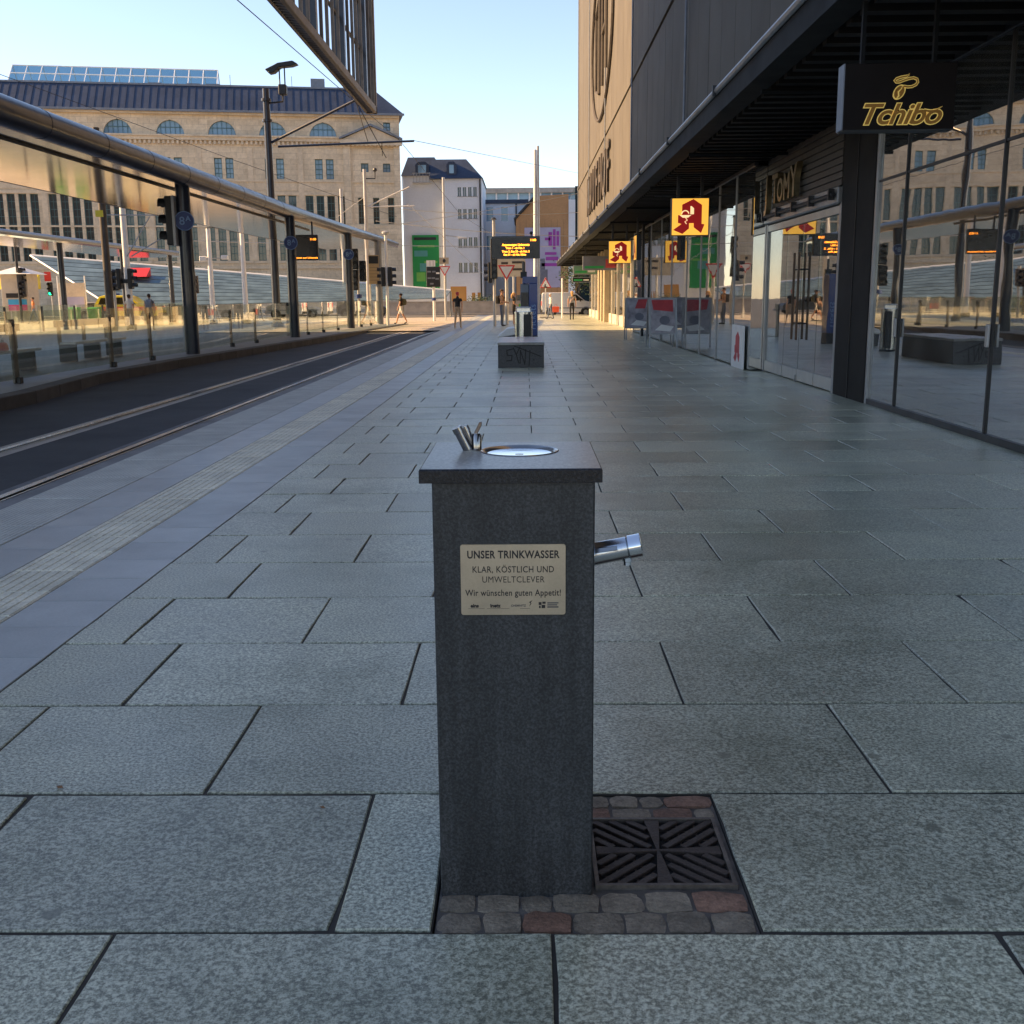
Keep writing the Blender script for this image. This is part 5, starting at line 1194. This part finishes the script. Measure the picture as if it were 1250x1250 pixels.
MB().lathe([(.14, 1.25), (.14, 1.43)], 14).build('marker_ring', 'sign_blue', t)
t = pole(thing('post', 'slim white post beside the woman in dark trousers', 'post', (2.47, 74.5, 0)), 2.6, .055, 'white_paint'); MB().lathe([(.065, 2.6), (.03, 2.64)], 10).build('cap', 'white_paint', t)
t = pole(thing('direction_sign', 'beige direction sign board on posts behind the passenger display', 'road sign', (-.9, 82, 0)), 4.4, .07)
MB().box(-1.2, .9, -.1, -.05, 2.9, 4.2).build('board', M('sign_board', (.40, .36, .29), .6, var=.1), t)
for a, b, z in ((-.1, .8, 3.85), (-.1, .7, 3.35), (-.9, -.4, 3.8)): MB().box(a, b, -.115, -.101, z, z+.16).build('board_text', 'ink', t)
t = pole(thing('lamp_post', 'grey lamp mast standing before the white building corner', 'lamp post', (-7.0, 96, 0)), 11.5, .12)
MB().tube([(0, 0, 6.7), (1.5, -.2, 6.5)], .05, 8).build('arm', 'pole_grey', t); MB().box(1.2, 2.0, -.3, .0, 6.35, 6.5).build('lamp_head', 'pole_grey', t, bevel=.03)
t = pole(thing('notice_panel', 'tan route notice panel beside the last shelter column', 'sign', (-8.55, 60.5, 0)), 3.9, .04)
MB().box(-.05, .50, -.06, .0, 2.2, 3.75).build('panel', M('tan_panel', (.42, .31, .17), .6, var=.1), t, bevel=.01); MB().box(-.04, .49, -.07, -.061, 3.3, 3.7).build('header', 'black_metal', t)
for k in range(5): MB().box(-.02, .47, -.066, -.061, 2.4+k*.17, 2.42+k*.17).build('rule', 'ink_grey', t)
# kiosk, hoardings and panels across the square
t = thing('kiosk', 'small pale kiosk with pointed roof and blue and pink advert', 'kiosk', (-34.2, 74, 0))
MB().box(-.9, .9, -.8, .8, 0, 3.2).build('body', M('kiosk_wall', (.50, .45, .36), .7, var=.1), t, bevel=.02); MB().add([(-1.4, -1.3, 3.2), (1.4, -1.3, 3.2), (1.4, 1.3, 3.2), (-1.4, 1.3, 3.2), (0, 0, 3.75)], [(0, 1, 4), (1, 2, 4), (2, 3, 4), (3, 0, 4), (0, 3, 2, 1)]).build('roof', 'white_paint', t)
MB().box(-.5, .75, -.83, -.801, 1.2, 1.55).build('advert', 'cyan_print', t); MB().box(-.5, .75, -.83, -.801, .82, 1.19).build('advert', 'magenta_print', t); MB().box(-.6, .6, -.83, -.801, 1.65, 1.95).build('display_slot', 'black_metal', t)
t = thing('shop_awning', 'yellow shop awning at the left edge behind the shelter', 'awning', (-38.6, 82, 0))
MB().prism([(-1.2, 2.3), (.2, 2.3), (.2, 3.4), (.0, 3.4)], 'x', -2.5, 2.2).build('canvas', 'safety_yellow', t)
for x in (-2.3, 2.0): MB().box(x-.05, x+.05, -1.15, -1.05, 0, 2.35).build('post', 'dark_metal', t)
t = thing('info_panel', 'framed information panel behind the glass near the green signal', 'sign', (-33.2, 80, 0))
MB().box(-.95, .95, 0, .12, .9, 2.7).build('panel', 'sandstone_trim', t); MB().box(-.9, .9, -.02, -.001, .95, 1.7).build('print', 'lavender_print', t)
for x in (-1.0, 1.0): MB().tube([(x, .06, 0), (x, .06, 3.2)], .05, 8).build('post', 'white_paint', t)
t = thing('construction_sign', 'large white information board behind the yellow emergency car', 'sign', (-26.6, 88, -.1))
MB().box(-.95, .95, 0, .08, .9, 4.0).build('board', 'white_paint', t); MB().box(.3, .5, -.01, -.001, 3.5, 3.75).build('emblem', 'sign_blue', t)
for k in range(6): MB().box(-.8, .6-.1*(k % 3), -.01, -.001, 1.3+k*.3, 1.34+k*.3).build('print_line', 'ink_grey', t)
for x in (-.8, .8): MB().box(x-.05, x+.05, .08, .16, 0, 4).build('post', 'pole_grey', t)
t = thing('red_awning', 'small red awning between the tree and the brown mast', 'awning', (-30.5, 86, 0)); MB().prism([(-.9, 3.2), (.2, 3.2), (.2, 3.9)], 'x', -1.1, 1.1).build('canvas', 'sign_red', t); MB().box(-1.0, -.9, -.1, .0, 0, 3.2).build('post', 'dark_metal', t); MB().box(.9, 1.0, -.1, .0, 0, 3.2).build('post', 'dark_metal', t)
for x, lab in ((-27.35, 'bright green wheeled bin, left one of the pair behind the glass'), (-26.1, 'bright green wheeled bin, right one of the pair behind the glass')):
    t = thing('wheeled_bin', lab, 'bin', (x, 66, 0), group='green wheeled bins')
    MB().add([(-.25, -.3, .08), (.25, -.3, .08), (.25, .3, .08), (-.25, .3, .08), (-.3, -.36, .95), (.3, -.36, .95), (.3, .36, .95), (-.3, .36, .95)], [(0, 3, 2, 1), (0, 1, 5, 4), (1, 2, 6, 5), (2, 3, 7, 6), (3, 0, 4, 7), (4, 5, 6, 7)]).build('body', 'bin_green', t, bevel=.02)
    MB().prism([(-.38, .95), (.38, .96), (.34, 1.05), (-.3, 1.03)], 'y', -.32, .32).xf(Matrix.Rotation(R_(90), 4, 'Z')).build('lid', 'bin_green', t, bevel=.01)
    for s in (-.27, .27): MB().disc((.28, .1), .1, 'x', (s-.03, s+.03), 12).build('wheel', 'rubber', t)

# ================================================================== VEHICLES
def vehicle(t, L, W, H, prof, paint, wheels, win_polys, stripe=None):
    """side profile prof [(x,z)] along the vehicle, extruded over W with rounded flanks"""
    n = len(prof); secs = [(-W/2, .86, .06), (-W/2+.06, .965, .0), (-W/2+.18, 1., 0), (W/2-.18, 1., 0), (W/2-.06, .965, 0), (W/2, .86, .06)]
    zc = .75; mb = MB(); vs = []
    for yv, k, dz in secs:
        for x, z in prof: vs.append((L/2+(x-L/2)*(.985 if k < 1 else 1.), yv if z < H*.55 else yv*(1-.10*(z-H*.55)/(H*.45)), z if z < .5 else z-(1-k)*(.25 if z > H*.8 else .05)))
    fs = [tuple(range(n)), tuple(reversed(range(5*n, 6*n)))]
    for s in range(5):
        for i in range(n): fs.append((s*n+i, s*n+(i+1) % n, (s+1)*n+(i+1) % n, (s+1)*n+i))
    b = mb.add(vs, fs).build('body', paint, t, smooth=True)
    for x in wheels:
        for s in (-1, 1):
            c = MB().tube([(x, s*(W/2-.19), .33), (x, s*(W/2+.012), .33)], .33, 20).build('tyre', 'rubber', t, smooth=True)
            MB().tube([(x, s*(W/2+.0), .33), (x, s*(W/2+.022), .33)], .19, 14).build('rim', 'grey_metal', c, smooth=True)
            MB().tube([(x, s*(W/2-.14), .34), (x, s*(W/2+.004), .34)], .41, 20).build('wheel_arch', 'black_metal', t, smooth=True)
    for poly in win_polys:
        for s in (-1, 1):
            yo = W/2+.004
            MB().add([(x, s*(yo*(1-.10*max(0, z-H*.55)/(H*.45))), z) for x, z in poly]+[(x, s*(yo*(1-.10*max(0, z-H*.55)/(H*.45))-.03), z) for x, z in poly], [tuple(range(len(poly))), tuple(reversed(range(len(poly), 2*len(poly))))]+[(i, (i+1) % len(poly), len(poly)+(i+1) % len(poly), len(poly)+i) for i in range(len(poly))]).build('side_window', 'car_glass', t)
    if stripe:
        for s in (-1, 1): MB().box(.1, L-.08, *sorted((s*(W/2+.003), s*(W/2-.03))), stripe[0], stripe[1]).build('stripe', stripe[2], t)
    return b
v = thing('parked_van', 'white panel van parked on the cross street by the arcade end', 'van', (1.25, 87.5, -.13))
prof = [(.05, .35), (.0, .7), (.03, 1.75), (.12, 1.86), (2.5, 1.88), (2.75, 1.80), (3.45, 1.22), (4.15, 1.05), (4.32, .85), (4.35, .35)]
b = vehicle(v, 4.35, 1.75, 1.88, prof, 'van_white', (.78, 3.5), [[(2.38, 1.22), (2.45, 1.68), (2.72, 1.70), (3.32, 1.24)]])
MB().add([(2.80, -.72, 1.76), (2.80, .72, 1.76), (3.44, .78, 1.24), (3.44, -.78, 1.24), (2.83, -.72, 1.79), (2.83, .72, 1.79), (3.47, .78, 1.27), (3.47, -.78, 1.27)], [(4, 5, 6, 7), (0, 3, 2, 1), (0, 1, 5, 4), (1, 2, 6, 5), (2, 3, 7, 6), (3, 0, 4, 7)]).build('windscreen', 'car_glass', v)
for y in (-.72, .55): MB().box(4.2, 4.34, y, y+.2, .78, .95).build('headlight', 'white_paint', v, bevel=.02); MB().box(-.015, .03, y, y+.16, .85, 1.2).build('tail_light', 'sign_red', v, bevel=.01)
MB().box(-.02, .12, -.8, .8, .36, .55).build('bumper', 'black_metal', v, bevel=.03); MB().box(4.26, 4.40, -.8, .8, .34, .60).build('bumper', 'black_metal', v, bevel=.03); MB().box(.3, 4.1, -.882, -.868, .62, .70).build('side_trim', 'lead_grey', v)
MB().box(3.0, 3.1, -1.05, -.9, 1.15, 1.3).build('mirror', 'black_metal', v, bevel=.02)
v = thing('emergency_car', 'yellow and red emergency estate car standing behind the glass screen', 'car', (-31.2, 79.5, -.03))
prof = [(.05, .35), (.0, .75), (.12, 1.15), (.45, 1.72), (.8, 1.82), (2.4, 1.80), (2.8, 1.68), (3.5, 1.12), (4.5, .98), (4.75, .75), (4.75, .35)]
b = vehicle(v, 4.75, 1.85, 1.82, prof, 'safety_yellow', (.9, 3.85), [[(.42, 1.15), (.62, 1.62), (1.25, 1.66), (1.25, 1.15)], [(1.32, 1.15), (1.32, 1.66), (2.2, 1.66), (2.25, 1.15)], [(2.32, 1.15), (2.30, 1.66), (2.66, 1.60), (3.2, 1.15)]], (.72, 1.0, 'safety_red'))
lb = MB().box(1.2, 1.5, -.6, .6, 1.82, 1.95).build('light_bar', 'sign_blue', v, bevel=.03)
MB().box(4.6, 4.77, -.8, -.5, .75, .92).build('headlight', 'white_paint', v, bevel=.02); MB().box(4.6, 4.77, .5, .8, .75, .92).build('headlight', 'white_paint', v, bevel=.02)
MB().box(4.66, 4.80, -.85, .85, .34, .55).build('bumper', 'black_metal', v, bevel=.03)
v = thing('parked_car', 'pale silver car beyond the tree behind the glass screen', 'car', (-36.0, 88, -.13))
prof = [(.05, .35), (.0, .7), (.25, .98), (.9, 1.40), (2.2, 1.42), (3.0, .98), (3.9, .88), (4.1, .7), (4.1, .35)]
vehicle(v, 4.1, 1.75, 1.42, prof, M('car_silver', (.50, .50, .49), .3, .3, var=.03), (.75, 3.3), [[(.75, .98), (1.0, 1.32), (1.55, 1.34), (1.55, .98)], [(1.6, .98), (1.6, 1.34), (2.15, 1.34), (2.7, .98)]])
v = thing('parked_car', 'blue and white car seen through the glass right of the pale masts', 'car', (-20.8, 88.5, -.13))
vehicle(v, 4.1, 1.75, 1.42, prof, M('car_pale_blue', (.40, .46, .55), .3, .2, var=.03), (.75, 3.3), [[(.75, .98), (1.0, 1.32), (1.55, 1.34), (1.55, .98)], [(1.6, .98), (1.6, 1.34), (2.15, 1.34), (2.7, .98)]])
v = thing('parked_car', 'dark car seen through the glass left of the last shelter columns', 'car', (-15.2, 88.5, -.13))
vehicle(v, 4.1, 1.75, 1.42, prof, 'lead_grey', (.75, 3.3), [[(.75, .98), (1.0, 1.32), (1.55, 1.34), (1.55, .98)], [(1.6, .98), (1.6, 1.34), (2.15, 1.34), (2.7, .98)]])

# ================================================================== PEOPLE
def cm(name, col, rough=.8): return M(name, col, rough, var=.12, vs=12)
SKIN = cm('skin', (.50, .27, .17), .55)
def person(loc, rz, h, lab, top, legs, hair, shoes, pose='stand', sleeve='short', shorts=False, long_hair=False, arm=(0, 0), arm2=(0, 0), skirt=False):
    """one skinned body; joints laid out in metres for a 1.72 m figure facing -y, scaled to h"""
    t = thing('person', lab, 'person', loc, rz); k = h/1.72
    st = {'stand': (0, 0), 'walk': (.30, -.26), 'stroll': (.16, -.14)}[pose]
    V = []; E_ = []; Rr = []; T = []
    def v(p, r, tag_, par=None):
        V.append(Vector(p)*k); Rr.append((r[0]*k, r[1]*k) if isinstance(r, tuple) else (r*k, r*k)); T.append(tag_)
        if par is not None: E_.append((par, len(V)-1))
        return len(V)-1
    pel = v((0, 0, .95), (.155, .115), 'legs')
    wst = v((0, -.005, 1.10), (.140, .105), 'top', pel); chs = v((0, -.01, 1.30), (.165, .115), 'top', wst); nb = v((0, 0, 1.43), (.10, .085), 'top', chs)
    nk = v((0, -.01, 1.50), .052, 'skin', nb); hd = v((0, -.03, 1.60), (.075, .092), 'skin', nk); ht = v((0, -.015, 1.675), (.066, .078), 'hair', hd)
    for s, sw, ar in ((-1, st[0], arm), (1, st[1], arm2)):
        hip = v((s*.09, 0, .90), .088, 'legs', pel); kn = v((s*.095, -sw*.55-.02, .50), .058, 'legs' if not shorts else 'skin', hip)
        if shorts:
            V[kn] = V[kn]; mid = kn
        ank = v((s*.09, -sw*1.0+(.06 if sw < 0 else 0), .10+(.05 if sw < -.2 else 0)), .040, 'skin' if shorts or skirt else 'legs', kn); heel = v((s*.09, V[ank].y/k-.03, .045+(.04 if sw < -.2 else 0)), .042, 'shoes', ank); toe = v((s*.105, V[ank].y/k-.16, .035), .036, 'shoes', heel)
        sh = v((s*.185, 0, 1.40), .062, 'top', chs)
        fwd, out = ar
        el = v((s*(.225+out*.1), -sw*-.35*.6-fwd*.08, 1.13), .045, 'top' if sleeve == 'long' else 'skin', sh)
        wr = v((s*(.235-fwd*.10), -sw*-.5-fwd*.24-.03, .90+fwd*.28), .030, 'top' if sleeve == 'long' else 'skin', el)
        pm_ = v((s*(.23-fwd*.13), V[wr].y/k-.02-fwd*.05, .83+fwd*.34), (.034, .022), 'skin', wr)
        for q in range(4): v((s*(.215+q*.012-fwd*.13), V[pm_].y/k-.035+q*.018-fwd*.04, .755+fwd*.36+.006*abs(q-1.5)), .009, 'skin', pm_)
        v((s*(.19-fwd*.13), V[pm_].y/k-.045, .79+fwd*.36), .010, 'skin', pm_)
    me = bpy.data.meshes.new('body'); me.from_pydata([tuple(p) for p in V], E_, [])
    o = bpy.data.objects.new('body', me); COL.objects.link(o); md = o.modifiers.new('Skin', 'SKIN'); md.use_smooth_shade = True; md.branch_smoothing = .4
    for i, d in enumerate(me.skin_vertices[0].data): d.radius = Rr[i]; d.use_root = (i == 0)
    sb = o.modifiers.new('Sub', 'SUBSURF'); sb.levels = 2; sb.render_levels = 2
    bpy.context.view_layer.update()
    m2 = bpy.data.meshes.new_from_object(o.evaluated_get(bpy.context.evaluated_depsgraph_get())); bpy.data.objects.remove(o)
    m2.name = 'body'; m2.materials.clear(); kinds = ['top', 'legs', 'skin', 'hair', 'shoes']; mats = dict(top=top, legs=legs, skin=SKIN, hair=hair, shoes=shoes)
    for q in kinds: m2.materials.append(mats[q])
    for p in m2.polygons:
        best = None; c = p.center
        for a, b in E_:
            A, B = V[a], V[b]; d = B-A; tt = max(0, min(1, (c-A).dot(d)/max(1e-9, d.length_squared))); dist = (c-(A+d*tt)).length-(Rr[a][0]*(1-tt)+Rr[b][0]*tt)
            if best is None or dist < best[0]: best = (dist, a, b, tt)
        _, a, b, tt = best; ta, tb = T[a], T[b]
        g_ = ta if tt < .5 else tb
        z = c.z/k
        if (ta, tb) == ('top', 'skin') and sleeve == 'short' and b != nk: g_ = 'top' if tt < .45 else 'skin'
        if shorts and ta == 'legs' and tb == 'skin': g_ = 'legs' if tt < .8 else 'skin'
        if b == hd or a == hd: g_ = 'hair' if (z > 1.665 or (z > 1.56 and c.y/k > .012) or (z > 1.63 and abs(c.x/k) > .055)) else 'skin'
        if b == nk: g_ = 'skin' if z > 1.455 else 'top'
        p.material_index = kinds.index(g_); p.use_smooth = True
    inst(m2, 'body', None, t)
    # face and hair
    for s in (-1, 1):
        MB().ball((s*.030*k, -.108*k, 1.612*k), .011*k, 8, 5).build('eye', 'ink', t); MB().ball((s*.078*k, -.015*k, 1.60*k), (.012*k, .022*k, .032*k), 8, 5).build('ear', SKIN, t, smooth=True)
    MB().prism([(-.118*k, 1.625*k), (-.145*k, 1.575*k), (-.112*k, 1.570*k)], 'x', -.014*k, .014*k).build('nose', SKIN, t, bevel=.004*k)
    MB().box(-.022*k, .022*k, -.116*k, -.105*k, 1.540*k, 1.549*k).build('mouth', cm('lip', (.35, .12, .10)), t)
    hb = MB().ball((0, .004*k, 1.665*k), (.086*k, .100*k, .075*k), 14, 8)
    if long_hair: hb.tube([(0, .03*k, 1.68*k), (0, .085*k, 1.60*k), (0, .095*k, 1.50*k), (0, .095*k, 1.40*k)], [.05*k, .075*k, .07*k, .035*k], 12)
    hb.build('hair', hair, t, smooth=True)
    if shorts or skirt:
        pass
    return t, k
BLK = cm('cloth_black', (.012, .012, .014)); WHT = cm('cloth_white', (.66, .63, .58)); DNM = cm('denim', (.10, .13, .19)); BEI = cm('cloth_beige', (.40, .29, .19)); TAN = cm('cloth_tan', (.52, .30, .17))
HBR = cm('hair_brown', (.045, .025, .015)); HBL = cm('hair_blond', (.48, .28, .11)); HRD = cm('hair_red', (.45, .07, .07)); HGR = cm('hair_grey', (.50, .48, .46)); SHO = cm('shoe_dark', (.03, .028, .026)); SHW = cm('shoe_white', (.6, .58, .55)); GRY = cm('cloth_grey', (.22, .23, .24)); PNK = cm('cloth_pink', (.55, .33, .30))
def backpack(t, k, m, dz=0):
    b = MB().prism([(.10, 1.05), (.30, 1.08), (.32, 1.30), (.26, 1.42), (.11, 1.44)], 'x', -.14, .14).xf(Matrix.Scale(k, 4)).build('backpack', m, t, bevel=.03*k)
    for s in (-1, 1): MB().tube([(s*.10*k, .12*k, 1.42*k), (s*.11*k, .0, 1.475*k), (s*.11*k, -.12*k, 1.36*k), (s*.12*k, -.08*k, 1.12*k), (s*.12*k, .10*k, 1.08*k)], .018*k, 6).build('strap', m, b)
t, k = person((-7.1, 62.4, -.02), R_(-90), 1.70, 'person in dark top and white shorts striding left past the tram shelter', BLK, WHT, HBR, SHO, 'walk', 'short', True, arm=(.4, 0))
backpack(t, k, cm('bag_olive', (.10, .09, .04)))
t, k = person((-3.27, 52.6, -.02), R_(165), 1.72, 'red haired person in black vest and beige trousers on the square', BLK, BEI, HRD, SHW, 'stroll', 'short')
t, k = person((-1.22, 55.9, -.02), R_(75), 1.84, 'man with dark backpack and dark jeans looking down at a phone', TAN, DNM, HBR, SHO, 'stand', 'short', arm=(.9, 0), arm2=(.8, 0))
backpack(t, k, BLK); MB().box(-.04*k, .04*k, -.40*k, -.385*k, 1.15*k, 1.30*k).build('phone', 'screen_black', t)
t, k = person((-.62, 57.2, -.02), R_(80), 1.68, 'blond woman in black dress standing by the ticket machine', BLK, BLK, HBL, SHW, 'stand', 'short', True, True, arm=(.7, 0))
MB().box(-.06, .06, -.34, -.26, .96, 1.12).build('green_cup', 'bin_green', t, bevel=.02)
t, k = person((1.63, 72.4, -.02), R_(-75), 1.66, 'grey haired person in white jacket carrying a red bag', WHT, DNM, HGR, SHO, 'stroll', 'long')
hb_ = thing('shopping_bag', 'bright red shopping bag held by the person in white', 'bag', (1.98, 72.3, .42))
MB().prism([(-.20, 0), (.20, 0), (.23, .36), (-.22, .38)], 'y', -.09, .09).build('body', 'safety_red', hb_, bevel=.015); MB().tube([(-.1, 0, .36), (-.06, 0, .52), (.06, 0, .52), (.1, 0, .36)], .01, 6).build('handle', 'safety_red', hb_)
t, k = person((2.92, 69.4, -.02), R_(180), 1.78, 'blond woman in dark trousers and striped top walking away under the canopy', GRY, BLK, HBL, SHO, 'stroll', 'short', False, True)
MB().tube([(-.20*k, -.02, 1.43*k), (0, .14*k, 1.25*k), (.17*k, .1*k, 1.0*k)], .02, 6).build('shoulder_strap', PNK, t)
t, k = person((-19.6, 54.0, -.02), R_(170), 1.74, 'person in pale shirt behind the glass left of the backpacker', WHT, GRY, HBR, SHO, 'stroll', 'short')
t, k = person((-18.6, 54.0, -.02), R_(185), 1.76, 'backpacker with grey rucksack walking away behind the glass', GRY, BEI, HBR, SHO, 'stroll', 'short'); backpack(t, k, cm('bag_grey', (.20, .22, .26)))
t, k = person((-33.4, 67, -.02), R_(60), 1.70, 'person in pale coat by the kiosk at the left', WHT, DNM, HGR, SHO, 'stroll', 'long')
t, k = person((-31.6, 70, -.02), R_(-60), 1.68, 'person in orange jacket near the green signal', cm('cloth_orange', (.62, .22, .06)), DNM, HBR, SHO, 'walk', 'long')
t, k = person((-36.4, 70, -.02), R_(20), 1.72, 'person in red top beside the dark pole at the left edge', cm('cloth_red', (.50, .08, .06)), BLK, HBR, SHO, 'stroll', 'long')
